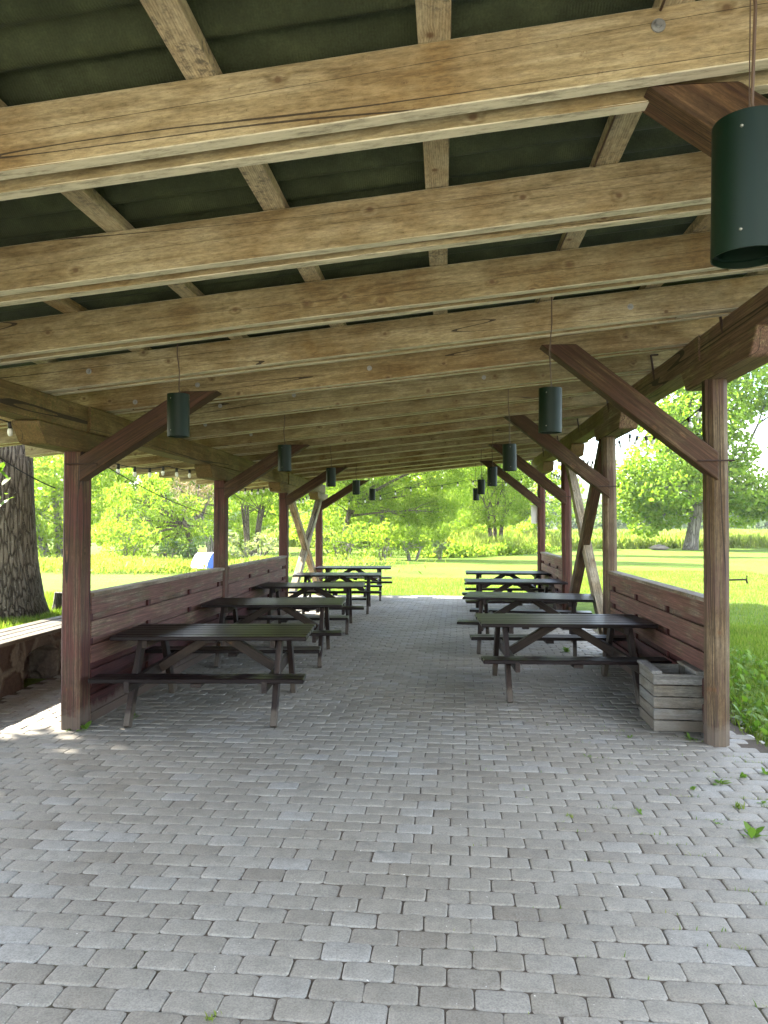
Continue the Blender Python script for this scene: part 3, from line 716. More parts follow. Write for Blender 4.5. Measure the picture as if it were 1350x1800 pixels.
# wall body with an arched niche cut out
bm = bmesh.new()
def prism(bm, poly, x0, x1):
    a = [bm.verts.new((x0 + 4.2, p[0] - 6, p[1])) for p in poly]; b = [bm.verts.new((x1 + 4.2, p[0] - 6, p[1])) for p in poly]
    bm.faces.new(a); bm.faces.new(b[::-1])
    for k in range(len(poly)): bm.faces.new((a[k], b[k], b[(k+1) % len(poly)], a[(k+1) % len(poly)]))
NY0, NY1, NZ = 6.72, 7.35, .36
arch = [(NY0 + (NY1-NY0)*t, NZ - .10 + .10*math.sin(math.pi*t)**.6) for t in np.linspace(0, 1, 9)]
prism(bm, [(1.6, -.05), (NY0, -.05)] + arch + [(NY1, -.05), (12.2, -.05), (12.2, .468), (1.6, .468)], -4.30, -3.98)
prism(bm, [(1.62, -.04), (12.18, -.04), (12.18, .46), (1.62, .46)], -4.42, -4.302)
bm_obj('stone_wall', bm, M_stone, wb)
for q, x in enumerate((-3.955, -4.095, -4.235, -4.375)):
    o = beam('seat_slat', (x + 4.2, 1.5 - 6, .487), (x + 4.2, 12.25 - 6, .487), .125, .034, M_seat, None, bev=.004, wob=.003); o.parent = wb

# ------------------------------------------------------------------ festoon lights
def festoon(name, label, pts, spans_sag, nb, mat=M_cable, size=.018, tilt=0):
    """pts: list of support points; bulbs spread along"""
    t = thing(name, label, 'string lights', pts[0], 0, 'festoon lights strung round the pavilion')
    P0 = Vector(pts[0]); path = []
    for a, b, sg in zip(pts, pts[1:], spans_sag):
        a = Vector(a); b = Vector(b)
        for i in range(24): u = i/24; path.append(a.lerp(b, u) - Vector((0, 0, sg*4*u*(1-u))) - P0)
    path.append(Vector(pts[-1]) - P0)
    bm = bmesh.new(); add_tube(bm, path, .005, 5); bm_obj('cable', bm, mat, t)
    d = [0.]
    for a, b in zip(path, path[1:]): d.append(d[-1] + (b-a).length)
    for q in range(nb):
        s = d[-1]*(q + .5)/nb; i = max(j for j in range(len(d)) if d[j] <= s); i = min(i, len(path)-2)
        p = path[i].lerp(path[i+1], (s - d[i])/max(1e-6, d[i+1]-d[i]))
        tl = random.uniform(-.5, .5) 
        bm = bmesh.new(); add_lathe(bm, [(0, 0.008), (.014, .006), (.016, -.02), (.014, -.042), (0, -.042)], n=10)
        so_ = bm_obj('socket', bm, M_cable, t, smooth=True); so_.location = p; so_.rotation_euler = (tl, tl*.5, 0)
        bm = bmesh.new(); add_lathe(bm, [(.011, -.040), (.016, -.050), (size, -.064), (size*1.02, -.074), (size*.8, -.088), (size*.4, -.096), (0, -.098)], n=14)
        bu = bm_obj('bulb', bm, M_bulb, t, smooth=True); bu.location = p; bu.rotation_euler = (tl, tl*.5, 0)
    return t
festoon('festoon_string', 'festoon string with frosted bulbs along the eave left of the nearest left post', [(-3.05, 2.2, 2.42), (-3.05, 4.7, 2.28), (-2.98, 5.55, 2.26)], [.05, .01], 8)
festoon('festoon_string', 'festoon string of frosted bulbs between the two front left posts, under the rafter tails', [(-3.02, 5.7, 2.22), (-3.05, 7.9, 2.20), (-3.0, 9.1, 2.28)], [.10, .04], 9)
festoon('festoon_string', 'festoon string outside the second left bay, between second and third left posts', [(-3.0, 9.2, 2.27), (-3.02, 12.7, 2.27)], [.17], 9)
festoon('festoon_string', 'festoon string outside the third left bay beyond the grey cross brace', [(-3.0, 12.9, 2.27), (-3.0, 16.4, 2.27)], [.2], 9)
festoon('festoon_string', 'festoon string of small bulbs across the far open end of the roof', [(-2.7, 16.62, 2.10), (-.9, 16.6, 2.40), (.5, 16.6, 2.57), (1.85, 16.5, 2.62)], [.10, .06, .10], 13)
festoon('festoon_string', 'festoon string with two bulbs showing beside the saddle block of the front right post', [(2.10, 5.75, 2.62), (2.10, 8.8, 2.62)], [.18], 9)
festoon('festoon_string', 'festoon string in the right bay behind the right cross brace', [(2.10, 9.0, 2.60), (2.10, 11.9, 2.62)], [.16], 9)
festoon('festoon_string', 'festoon string in the farthest right bay', [(2.10, 12.1, 2.62), (2.10, 15.0, 2.62)], [.16], 9)
# thin black stay wires sloping down outside the left row
for (a, b, lab) in (((-3.35, 4.6, 2.35), (-2.96, 5.40, 1.83), 'thin black wire sloping down to the nearest left post'),
                    ((-3.05, 6.2, 2.13), (-2.94, 9.08, 1.68), 'thin black wire sloping down to the second left post'),
                    ((-3.02, 9.9, 2.08), (-2.94, 12.75, 1.72), 'thin black wire sloping down to the third left post')):
    bm = bmesh.new(); A, B = Vector(a), Vector(b)
    add_tube(bm, [A.lerp(B, u/12) - A - Vector((0, 0, .06*u/12*(1-u/12)*4)) for u in range(13)], .005, 5)
    o = bm_obj('wire', bm, M_cable); o.location = a; tag(o, lab, 'wire', 'thin wires beside the left posts')

# white box on the farthest right post
bx = thing('white_box', 'small white box fixed beside the farthest right post', 'box', (1.80, 15.12, 1.55))
bm = bmesh.new(); add_box(bm, (0, 0, .20), (.15, .09, .34), bev=.006); bm_obj('case', bm, M_white, bx)
bm = bmesh.new(); add_box(bm, (0, -.003, .385), (.17, .12, .02), bev=.004); bm_obj('lid', bm, M_white, bx)

# ------------------------------------------------------------------ foliage builders
def leaves(C, size, aspect=.5, droop=0., jitter=.35, rng=RNG):
    """C (n,3) centres -> folded leaf cards, 4 verts 2 tris each (one island)"""
    n = len(C); u = rng.normal(size=(n, 3)); u[:, 2] -= droop*1.5; u /= np.linalg.norm(u, axis=1)[:, None]
    w = rng.normal(size=(n, 3)); w -= (w*u).sum(1)[:, None]*u; w /= np.linalg.norm(w, axis=1)[:, None]
    nn = np.cross(u, w); s = size*(1 + rng.normal(0, jitter, n)).clip(.4, 2)[:, None]
    a = C - u*s*.5; b = C + u*s*.5; c = C + w*s*aspect*.5 + nn*s*.08 + u*s*.05; d = C - w*s*aspect*.5 + nn*s*.08 + u*s*.05
    V = np.stack([a, c, b, d], 1).reshape(-1, 3); k = np.arange(n)*4
    F = np.concatenate([np.stack([k, k+1, k+2], -1), np.stack([k, k+2, k+3], -1)])
    return V, F
def weed_leaves(P, size):
    n = len(P); az = RNG.uniform(0, 2*math.pi, n); tl = RNG.uniform(.15, 1.1, n); s = size*(.6 + .8*RNG.random(n))
    u = np.stack([np.cos(az)*np.cos(tl), np.sin(az)*np.cos(tl), np.sin(tl)], -1); w = np.stack([-np.sin(az), np.cos(az), np.zeros(n)], -1); nn = np.cross(u, w)
    S = s[:, None]; base = P; V = []
    for (t, ww, dz) in ((0, .03, 0), (.25, .16, .02), (.6, .22, .0), (.85, .12, -.06), (1., .0, -.12)):
        mid = base + u*S*t + nn*S*dz
        if ww > 0: V += [mid - w*S*ww, mid + w*S*ww]
        else: V += [mid]
    V = np.stack(V, 1).reshape(-1, 3); k = np.arange(n)*9
    F = np.concatenate([np.stack([k+a, k+b, k+c], -1) for (a, b, c) in ((0, 1, 3), (0, 3, 2), (2, 3, 5), (2, 5, 4), (4, 5, 7), (4, 7, 6), (6, 7, 8))]); return V, F
def blob_pts(n, c, r, rng=RNG, shell=.45):
    d = rng.normal(size=(n, 3)); d /= np.linalg.norm(d, axis=1)[:, None]
    q = rng.random(n)**(1/3.)*(1-shell) + shell*(.75 + .25*rng.random(n)); q = np.where(rng.random(n) < .12, q*1.18, q)
    d = d*q[:, None]; d[:, 2] = np.where(d[:, 2] < 0, d[:, 2]*.8, d[:, 2]); return np.asarray(c) + d*np.asarray(r)
def crown(name, blobs, density, size, mat, parent, aspect=.5, droop=0, loc=(0, 0, 0)):
    """blobs: (x,y,z,rx,ry,rz) local to the tree"""
    P = []
    for b in blobs:
        n = int(density*b[3]*b[5]*4); P.append(blob_pts(n, b[:3], b[3:]))
    P = np.concatenate(P); V, F = leaves(P, size, aspect, droop)
    return fast_mesh(name, V, F, mat, parent)
def limb_pts(a, b, bend, n=6):
    a = Vector(a); b = Vector(b); out = []; side = Vector((random.uniform(-1, 1), random.uniform(-1, 1), random.uniform(0, 1)))*bend
    for i in range(n+1):
        u = i/n; out.append(a.lerp(b, u) + side*math.sin(math.pi*u) + Vector((random.uniform(-1, 1), random.uniform(-1, 1), random.uniform(-1, 1)))*bend*.12*(0 < i < n))
    return out
def make_tree(name, label, cat, loc, trunk_h, r0, blobs, density, size, mat, barkm, aspect=.5, droop=0, lean=(0, 0), group=None, stems=1, limbs=True, flare=1.5, r1=None):
    t = thing(name, label, cat, loc, 0, group)
    bm = bmesh.new(); tops = []
    for s in range(stems):
        ox = 0 if stems == 1 else random.uniform(-1, 1)*r0*4; oy = 0 if stems == 1 else random.uniform(-1, 1)*r0*3
        lx = lean[0] + (ox*1.5 if stems > 1 else 0); ly = lean[1]
        pts = []; rd = []; rr1 = r1 or r0*.62
        for i in range(13):
            u = i/12; pts.append((ox + lx*u*u*.6 + lx*.4*u + .05*r0*math.sin(5*u), oy + ly*u, -.15 + (trunk_h+.15)*u))
            rd.append((r0 + (rr1 - r0)*u)*(1 + (flare - 1)*math.exp(-u*trunk_h/(r0*1.6))))
        add_tube(bm, pts, rd, 18 if stems == 1 else 9); tops.append((Vector(pts[-1]), rr1))
    if limbs:
        for i, b in enumerate(blobs):
            tp, rr1 = tops[i % len(tops)]
            if i > 16: break
            e = Vector(b[:3]); st = tp - Vector((0, 0, random.uniform(0, .25)*trunk_h)); pts = limb_pts(st, e, (e - tp).length*.10)
            add_tube(bm, pts, [rr1*(.62 - .5*j/6)*(.75 if i > 4 else 1) for j in range(7)], 7)
            for q in range(3):
                a = Vector(pts[3 + q]); d = Vector((random.uniform(-1, 1)*b[3], random.uniform(-1, 1)*b[4], random.uniform(-.3, 1)*b[5]))*.8
                add_tube(bm, limb_pts(a, a*.3 + e*.7 + d, .12), [rr1*.22*(1 - j/7.5) for j in range(7)], 5)
    bm_obj('trunk', bm, barkm, t, smooth=True)
    if blobs: crown('crown', blobs, density, size, mat, t, aspect, droop)
    return t
def spread(n, c, r, br, rng=random, low=-.6):
    """n blobs placed in an ellipsoid"""
    out = []
    for i in range(n):
        while True:
            d = Vector((rng.uniform(-1, 1), rng.uniform(-1, 1), rng.uniform(low, 1)))
            if .35 < d.length < 1: break
        s = rng.uniform(.75, 1.3)*br
        out.append((c[0] + d.x*r[0], c[1] + d.y*r[1], c[2] + d.z*r[2], s, s, s*.75))
    return out
def at(px, d, py=None, z=None):
    """point of the place seen at photo column px, d metres along +Y; (x, y)"""
    yaw = R(4.75); F = 1300.
    tx = math.tan(math.atan((px - 675)/F) - yaw); return tx*d, d
HZ = 923.
def zpx(py, d): return 1.55 + (HZ - py)/1300.*d

# big old tree on the left, its crown above the roof
lt_blobs = spread(44, (-1.9, .3, 10.5), (6.5, 7.0, 5.0), 1.9)
lt_blobs = [b for b in lt_blobs if b[2] > 5.6] + [(-3.0, -2.0, 5.6, 2.2, 2.2, 1.6), (-4.6, -2.6, 6.6, 2.4, 2.4, 1.7), (-5.8, -1.2, 7.6, 2.4, 2.4, 1.8), (-3.8, -4.2, 6.4, 2.2, 2.2, 1.6), (-6.0, -3.6, 7.8, 2.3, 2.3, 1.7), (-2.2, -4.4, 5.6, 2.0, 2.0, 1.4), (-7.2, -2.2, 8.8, 2.2, 2.2, 1.7)]  # unseen low blobs added to shade the front left paving
def keepb(b):
    h = b[2] + .36; sx_ = -5.56 + b[0] + 1.1*h; sy_ = 8.75 + b[1] - .45*h
    return math.hypot(sx_ + 3.5, sy_ - 6.1) > b[3]*1.0 + .8
lt_blobs = [b for b in lt_blobs if keepb(b)]  # leaves a gap in the crown so a sun patch reaches the paving
lt = make_tree('old_tree', 'massive old trunk with deeply furrowed bark at the left edge of the photo', 'tree', (-5.56, 8.75, .36), 5.2, .40, lt_blobs, 170, .24, ML_oak, M_bark, .75, flare=1.75, r1=.37)
# a leafy twig of it hanging into view
P = []
for (px, py, d) in ((-6, 850, 7.4), (4, 866, 7.4), (-4, 880, 7.5), (-14, 862, 7.4), (-20, 835, 7.3), (2, 836, 7.45), (-8, 812, 7.4)):
    x, y = at(px, d); P.append((x + 5.56, y - 8.75, zpx(py, d) - .36))
Pq = np.repeat(np.array(P), 2, 0) + RNG.normal(0, .05, (len(P)*2, 3)); V, F = weed_leaves(Pq, .13); fast_mesh('low_leaves', V, F, ML_weed, lt)
bm = bmesh.new(); add_tube(bm, [Vector(p) for p in P[::-1][:1]] + [Vector((P[5][0] - .2, P[5][1], P[5][2] + .6)), Vector((-.3, -.5, 3.4))], [.004, .008, .02], 5); bm_obj('twig', bm, M_bark, lt)
# stump
st = bmesh.new(); add_tube(st, [(0, 0, -.05), (.015, 0, .12), (.03, 0, .27)], [.10, .075, .07], 10)
x, y = at(103, 9.5); o = bm_obj('stump', st, M_bark2); o.location = (x, y, .38); tag(o, 'short grey stump between the old trunk and the front left post', 'stump')

# oak on the right lawn
ox, oy = at(1213, 50)
ob = []
for (px, py, rr, dd) in ((1130, 860, 2.2, 0), (1160, 820, 2.4, -1), (1110, 890, 1.8, 1), (1190, 860, 2.2, -2), (1175, 905, 1.5, 0), (1135, 925, 1.2, 0), (1225, 830, 2.4, 1), (1260, 850, 2.3, 0), (1300, 860, 2.2, -1), 
                         (1200, 760, 2.5, 1), (1250, 740, 2.6, -1), (1300, 700, 2.8, 0), (1160, 745, 1.7, 0), (1230, 670, 2.4, 0), (1350, 690, 2.4, 0), (1180, 700, 1.8, 1), (1340, 600, 2.4, 0), (1240, 890, 1.6, 3), (1275, 800, 2.2, 0), (1210, 800, 2.2, 1), (1150, 880, 2.0, 0), (1325, 880, 1.9, 0), (1120, 840, 1.8, 0), (1300, 905, 1.4, 2), (1345, 890, 1.6, 0), (1260, 600, 2.4, 0), (1210, 640, 1.6, 2)):
    x, y = at(px, 50 + dd); ob.append((x - ox, y - oy, zpx(py, 50) - 0, rr, rr, rr*.8))
make_tree('oak_tree', 'broad green oak with leaning grey trunk standing on the sunny lawn right', 'tree', (ox, oy, 0), 3.3, .42, ob, 105, .24, ML_oak, M_bark2, .7, lean=(.75, 0), flare=1.25, r1=.34)

# willows and shrubs across the back
def tr(name, label, cat, px, d, blobs_px, density, size, mat, th=3, r0=.25, barkm=M_bark2, aspect=.35, droop=.5, stems=1, lean=(0, 0), limbs=True, z0=0, grp=None):
    x0, y0 = at(px, d); bl = []
    for (bx_, by_, rpx, *rest) in blobs_px:
        dd = rest[0] if rest else random.uniform(-1, 1)*rpx/1300*d*.5
        x, y = at(bx_, d + dd); r_ = rpx/1300.*(d + dd); bl.append((x - x0, y - y0, zpx(by_, d + dd) - z0, r_, r_, r_*.85))
    return make_tree(name, label, cat, (x0, y0, z0), th, r0, bl, density, size, mat, barkm, aspect, droop, lean, grp, stems, limbs, 1.3)
G = 'trees behind the lawn'
tr('willow_tree', 'large feathery willow filling the middle of the opening behind the lawn', 'tree', 600, 34,
   [(640, 880, 34), (690, 850, 38), (740, 870, 36), (780, 900, 30), (660, 830, 34), (720, 810, 40), (780, 840, 36), (700, 905, 26), (610, 850, 32), (650, 790, 40), (760, 790, 42), (590, 800, 40), (820, 820, 34), (800, 780, 40), (835, 790, 34), (745, 915, 22), (580, 880, 22), (630, 915, 18), (700, 870, 44), (660, 880, 40), (740, 900, 34), (790, 870, 40), (720, 930, 24), (770, 935, 22), (620, 870, 36), (600, 830, 38), (600, 740, 55), (680, 720, 60), (770, 730, 55), (640, 660, 60), (730, 650, 60), (690, 590, 55), (580, 690, 45), (820, 720, 40), (560, 790, 40)],
   340, .17, ML_willow, 2.6, .16, M_bark, .26, .7, lean=(.5, 0), grp=G)
tr('willow_tree', 'rounder willow standing right of the middle, behind the far lamps', 'tree', 870, 42,
   [(850, 870, 32), (880, 840, 34), (905, 880, 28), (830, 905, 28), (870, 910, 26), (915, 845, 26), (850, 820, 34), (810, 870, 28), (890, 800, 34), (930, 820, 20), (820, 830, 30), (870, 770, 45), (930, 760, 36), (850, 700, 45), (900, 700, 42), (880, 640, 40)],
   320, .20, ML_willow, 2.6, .14, M_bark, .3, .6, stems=3, grp=G)
tr('willow_tree', 'green willow seen through the first left bay', 'tree', 345, 28,
   [(210, 915, 34), (250, 885, 36), (230, 960, 30), (265, 935, 34), (290, 905, 32), (250, 985, 22), (210, 870, 30), (320, 950, 30), (300, 975, 24), (270, 850, 30), (330, 890, 28), (355, 930, 24)],
   340, .16, ML_willow, 1.7, .16, M_bark, .28, .6, lean=(-.5, 0), grp=G)
tr('willow_tree', 'willow with many dark stems seen between the second and third left posts', 'tree', 440, 32,
   [(430, 860, 32), (470, 850, 30), (410, 880, 26), (450, 835, 34), (480, 880, 26), (400, 840, 30), (520, 850, 30), (545, 880, 28), (530, 820, 32), (420, 820, 30)],
   290, .18, ML_willow, 2.4, .07, M_bark, .3, .6, stems=8, grp=G)
tr('half_dead_tree', 'tree with pinkish dry twigs in its crown seen through the first left bay', 'tree', 375, 30,
   [(330, 870, 26), (350, 850, 26), (310, 850, 22), (345, 895, 20), (370, 870, 20)], 160, .22, ML_dead, 2.0, .2, M_bark2, .07, 0, lean=(-.6, 0), grp=G)
tr('light_tree', 'pale lime tree behind the old trunk at far left', 'tree', 110, 34,
   [(60, 860, 50), (120, 830, 55), (150, 890, 45), (90, 920, 45), (40, 930, 40), (170, 830, 45), (130, 950, 34), (60, 800, 55), (10, 880, 50), (80, 970, 26), (200, 810, 45)],
   190, .20, ML_bright, 3.2, .22, M_bark2, .5, .1, stems=3, grp=G)
tr('light_tree', 'pale lime tree showing above the first left fence panel', 'tree', 230, 42,
   [(180, 880, 45), (200, 810, 60), (280, 780, 60), (360, 800, 60), (440, 800, 60), (520, 820, 60), (230, 850, 45), (290, 830, 45), (330, 830, 45), (190, 940, 35), (380, 850, 45), (370, 930, 35), (300, 950, 30), (420, 930, 36), (470, 900, 36), (440, 960, 22)],
   170, .23, ML_bright, 3.6, .22, M_bark2, .5, .1, stems=3, grp=G)
tr('light_tree', 'bright tree behind the middle willow, near the centre', 'tree', 700, 52,
   [(600, 900, 45), (640, 850, 60), (720, 840, 60), (800, 840, 60), (560, 800, 60), (880, 850, 50), (660, 930, 36), (560, 850, 45), (720, 930, 34), (770, 930, 34), (830, 930, 28), (900, 905, 28), (930, 890, 26), (540, 930, 34), (620, 940, 26), (870, 940, 20), (700, 880, 40), (790, 880, 40)],
   130, .28, ML_bright, 3.0, .25, M_bark2, .5, .1, stems=3, grp=G)
tr('light_tree', 'tree on the edge of the meadow behind the farthest right post', 'tree', 925, 60,
   [(925, 800, 26), (955, 860, 26), (975, 840, 24), (940, 900, 22), (985, 890, 20), (925, 930, 16), (960, 830, 20), (1010, 860, 18)],
   60, .28, ML_bright, 4, .25, M_bark2, .5, .1, grp=G)
G2 = 'shrubs along the lawn edge'
tr('shrub', 'green leafy shrub behind the left cross brace', 'shrub', 600, 29, [(600, 960, 26), (570, 950, 26), (635, 965, 22), (580, 985, 18), (620, 940, 20), (545, 960, 22)], 190, .13, ML_willow, .8, .06, M_bark2, .4, .1, stems=4, grp=G2)
tr('shrub', 'pale yellow green shrub right of the far left tables', 'shrub', 670, 33, [(670, 970, 20), (650, 975, 16), (695, 972, 14), (665, 955, 14)], 200, .12, ML_bright, .6, .05, M_bark2, .4, 0, stems=4, grp=G2)
tr('shrub', 'bushy shrub with reddish dry base at the lawn edge, in the centre', 'shrub', 725, 33, [(725, 955, 24), (710, 968, 16), (745, 965, 18), (730, 935, 18), (755, 950, 12)], 210, .12, ML_willow, .6, .05, M_bark2, .4, 0, stems=5, grp=G2)
tr('shrub', 'silvery leaved shrub just right of the centre bush', 'shrub', 775, 34, [(770, 968, 9), (782, 960, 8), (765, 955, 7)], 300, .16, ML_pale, .3, .03, M_bark2, .7, 0, stems=3, grp=G2)
tr('shrub', 'silvery shrub behind the first left fence panel, under the willow', 'shrub', 300, 27, [(300, 965, 20), (330, 968, 18), (350, 955, 16)], 200, .13, ML_blue, .5, .05, M_bark2, .5, 0, stems=4, grp=G2)
tr('shrub', 'pale shrub seen over the second left fence panel', 'shrub', 450, 27, [(420, 965, 24), (460, 955, 24), (485, 960, 18), (440, 985, 18), (405, 945, 18)], 190, .13, ML_pale, .6, .06, M_bark2, .5, 0, stems=5, grp=G2)
tr('shrub', 'leafy shrub right of the centre willow below the far lamps', 'shrub', 860, 46, [(850, 935, 18), (880, 940, 18), (905, 935, 16), (925, 925, 14)], 150, .18, ML_bright, .8, .05, M_bark2, .5, 0, stems=4, grp=G2)

tr('shrub', 'rounded willow bush under the left willow, first left bay', 'shrub', 225, 26, [(215, 950, 30), (245, 965, 26), (200, 970, 26), (235, 925, 26), (265, 945, 24), (190, 930, 24)], 190, .14, ML_willow, .7, .05, M_bark2, .35, .3, stems=4, grp=G2)
tr('shrub', 'dark green bush behind the tent', 'shrub', 340, 29, [(330, 960, 22), (350, 945, 24), (310, 965, 20), (365, 930, 24), (325, 935, 22)], 190, .14, ML_blue, .7, .05, M_bark2, .4, .1, stems=4, grp=G2)
tr('shrub', 'full green bush between the left cross brace and the centre', 'shrub', 590, 30, [(585, 930, 28), (610, 955, 26), (560, 915, 26), (630, 935, 24), (600, 975, 18), (575, 970, 20)], 200, .14, ML_willow, .7, .05, M_bark2, .35, .3, stems=4, grp=G2)
tr('shrub', 'wide bush below the middle willow, left of the silvery shrub', 'shrub', 690, 37, [(680, 950, 22), (705, 940, 24), (660, 940, 22), (690, 925, 22), (745, 940, 20)], 190, .16, ML_bright, .7, .05, M_bark2, .4, .1, stems=4, grp=G2)
tr('shrub', 'bush under the rounder right willow behind the herb border', 'shrub', 820, 44, [(805, 935, 20), (830, 945, 18), (850, 920, 20), (790, 925, 20), (870, 950, 14), (895, 950, 14)], 180, .19, ML_willow, .7, .05, M_bark2, .35, .3, stems=4, grp=G2)
# low dark green herb border at the lawn edge, meadow grass, far wood
def cards_strip(name, pts, n, hgt, wid, mat, size, aspect=.3, droop=-1.2):
    """pts polyline [(x,y)] ; scatter cards within wid of it"""
    pts = np.array(pts); seg = RNG.integers(0, len(pts)-1, n); u = RNG.random(n)[:, None]
    p = pts[seg]*(1-u) + pts[seg+1]*u; p = p + RNG.normal(0, 1, (n, 2))*wid*.4
    h = hgt*RNG.random(n)**.8*(.75 + .35*np.sin(p[:, 0]*1.3)*np.sin(p[:, 1]*.9 + 1))
    C = np.stack([p[:, 0], p[:, 1], terr(p[:, 0], p[:, 1]) + h + size*.15], -1); V, F = leaves(C, size, aspect, droop)
    o = fast_mesh(name, V, F, mat); return tag(o, kind='stuff')
o = cards_strip('herb_border', [at(768, 36), at(830, 39), at(900, 43), at(940, 47)], 11000, .75, 1.5, ML_willow, .2, .45, -.5); tag(o, 'low dark green herb border along the lawn edge', 'plants')
o = cards_strip('tall_grass', [at(840, 41), at(900, 46), at(960, 52)], 16000, 1.25, 2.2, ML_meadow, .3, .09, -2.5); tag(o, 'pale tall grass behind the herb border', 'tall grass')
o = cards_strip('flowering_bank', [at(90, 27), at(200, 26), at(300, 25), at(400, 26), at(500, 27)], 60000, .42, 4.2, ML_meadow, .15, .22, -1.2); tag(o, 'bright weedy bank behind the left fence', 'plants')
o = cards_strip('yellow_flowers', [at(795, 45), at(812, 45)], 260, 1.9, .5, ML_yellow, .14, .6, 0); tag(o, 'small patch of yellow flowers', 'flowers')
def meadow():
    n = 90000; d = 52 + (170 - 52)*RNG.random(n)**1.8; t = RNG.uniform(-.30, .75, n); x = t*d
    C = np.stack([x, d, terr(x, d) + RNG.random(n)*.65 + .05], -1); V, F = leaves(C, .55, .16, -2.2); o = fast_mesh('meadow', V, F, ML_meadow); tag(o, 'tall pale meadow grass beyond the lawn', 'meadow', kind='stuff')
meadow()
def farwood():
    P = []
    for i in range(170):
        t = -1.1 + 2.1*i/169 + random.uniform(-.01, .01); d = random.uniform(150, 215)
        x = t*d; hh = random.uniform(6, 10)*(.8 if t > .1 else 1.1)
        for q in range(4):
            P.append(blob_pts(210, (x + random.uniform(-3, 3), d + random.uniform(-3, 3), hh*(.25 + .22*q)), (random.uniform(3, 5.5), 4, hh*.22)))
    P = np.concatenate(P); V, F = leaves(P, .95, .7, .1); o = fast_mesh('far_wood', V, F, ML_far); tag(o, 'distant wood closing off the meadow', 'wood', kind='stuff')
farwood()
def grove(name, label, n, t0, t1, d0, d1, h0, h1, mat, size):
    P = []
    for i in range(n):
        t = t0 + (t1 - t0)*i/(n-1) + random.uniform(-.01, .01); d = random.uniform(d0, d1); x = t*d; hh = random.uniform(h0, h1)
        for q in range(5): P.append(blob_pts(330, (x + random.uniform(-2, 2), d + random.uniform(-2, 2), hh*(.08 + .21*q)), (random.uniform(2.2, 3.6), 2.5, hh*.17)))
    V, F = leaves(np.concatenate(P), size, .7, .1); o = fast_mesh(name, V, F, mat); tag(o, label, 'wood', kind='stuff')
grove('young_wood', 'dense bright young wood closing the view behind the willows', 46, -1.15, .13, 68, 84, 8, 13, ML_bright, .42)
def hills():
    xs_ = np.linspace(-700, 700, 60); ys_ = np.linspace(260, 700, 12)
    z = lambda X, Y: -2 + (22 + 8*np.sin(X*.011 + 1) + 5*np.sin(X*.03))*np.clip((Y - 260)/200, 0, 1)
    o = grid('wooded_hill', xs_, ys_, ML_far, z); tag(o, kind='structure')
hills()

# grass blades: dense near the pavilion, and weeds beside the right post
def blades(name, P, h, w, mat, lean=.5):
    n = len(P); az = RNG.uniform(0, 2*math.pi, n); hh = h*(.5 + RNG.random(n)); d = np.stack([np.cos(az), np.sin(az), np.zeros(n)], -1); s = np.stack([-np.sin(az), np.cos(az), np.zeros(n)], -1)
    ln = (RNG.random(n)*lean)[:, None]*hh[:, None]; ww = w*(.6 + .8*RNG.random(n))[:, None]
    up_ = np.array([0, 0, 1.])*hh[:, None]
    a = P - s*ww; b = P + s*ww; c = P + up_*.55 + d*ln*.35 + s*ww*.8; e = P + up_*.55 + d*ln*.35 - s*ww*.8; f = P + up_ + d*ln
    V = np.stack([a, b, c, e, f], 1).reshape(-1, 3); k = np.arange(n)*5
    F = np.concatenate([np.stack([k, k+1, k+2], -1), np.stack([k, k+2, k+3], -1), np.stack([k+3, k+2, k+4], -1)])
    return fast_mesh(name, V, F, mat)
def gpts(n, x0, x1, y0, y1, keep=None):
    x = RNG.uniform(x0, x1, n); y = RNG.uniform(y0, y1, n)
    if keep is not None: m = keep(x, y); x, y = x[m], y[m]
    return np.stack([x, y, terr(x, y)], -1)
edge = lambda x, y: x > 2.45 + .2*np.sin(y*1.9) + RNG.normal(0, .09, len(x))
Pn = np.concatenate([gpts(60000, 2.2, 5.5, 5.2, 12, edge), gpts(60000, 3, 10, 11, 26), gpts(24000, -4.0, 2.2, 16.4, 22), gpts(16000, 2.2, 4.2, 16, 22)])
o = blades('lawn_grass', Pn, .05, .0035, ML_grass); tag(o, 'short lawn grass', 'grass', kind='stuff')
Pw = gpts(14000, 2.25, 4.2, 5.2, 9.5, lambda x, y: x > 2.32 + .15*np.sin(y*3) + RNG.random(len(x))*.25); o = blades('verge_grass', Pw, .11, .004, ML_grass, .9); tag(o, 'ragged longer grass on the verge beside the right post', 'grass', kind='stuff')
Pn = np.concatenate([gpts(26000, -6.6, -4.47, 4.5, 12, lambda x, y: x < -4.46), gpts(5000, -5.9, -4.8, 8.0, 8.9)])
o = blades('bank_grass', Pn, .075, .004, ML_grass); tag(o, 'longer grass round the old trunk behind the stone bench', 'grass', kind='stuff')
# broad leaved weeds in the shade right of the front post
Wp = gpts(2300, 2.30, 3.6, 5.25, 9.5, lambda x, y: x > 2.36 + .12*np.sin(y*3) + RNG.random(len(x))**2*.9*(y > 7)); Wp[:, 2] += RNG.random(len(Wp))*.08
V, F = weed_leaves(Wp, .085); o = fast_mesh('broadleaf_weeds', V, F, ML_weed); tag(o, 'broad leaved weeds growing thickly beside the front right post', 'weeds', kind='stuff')
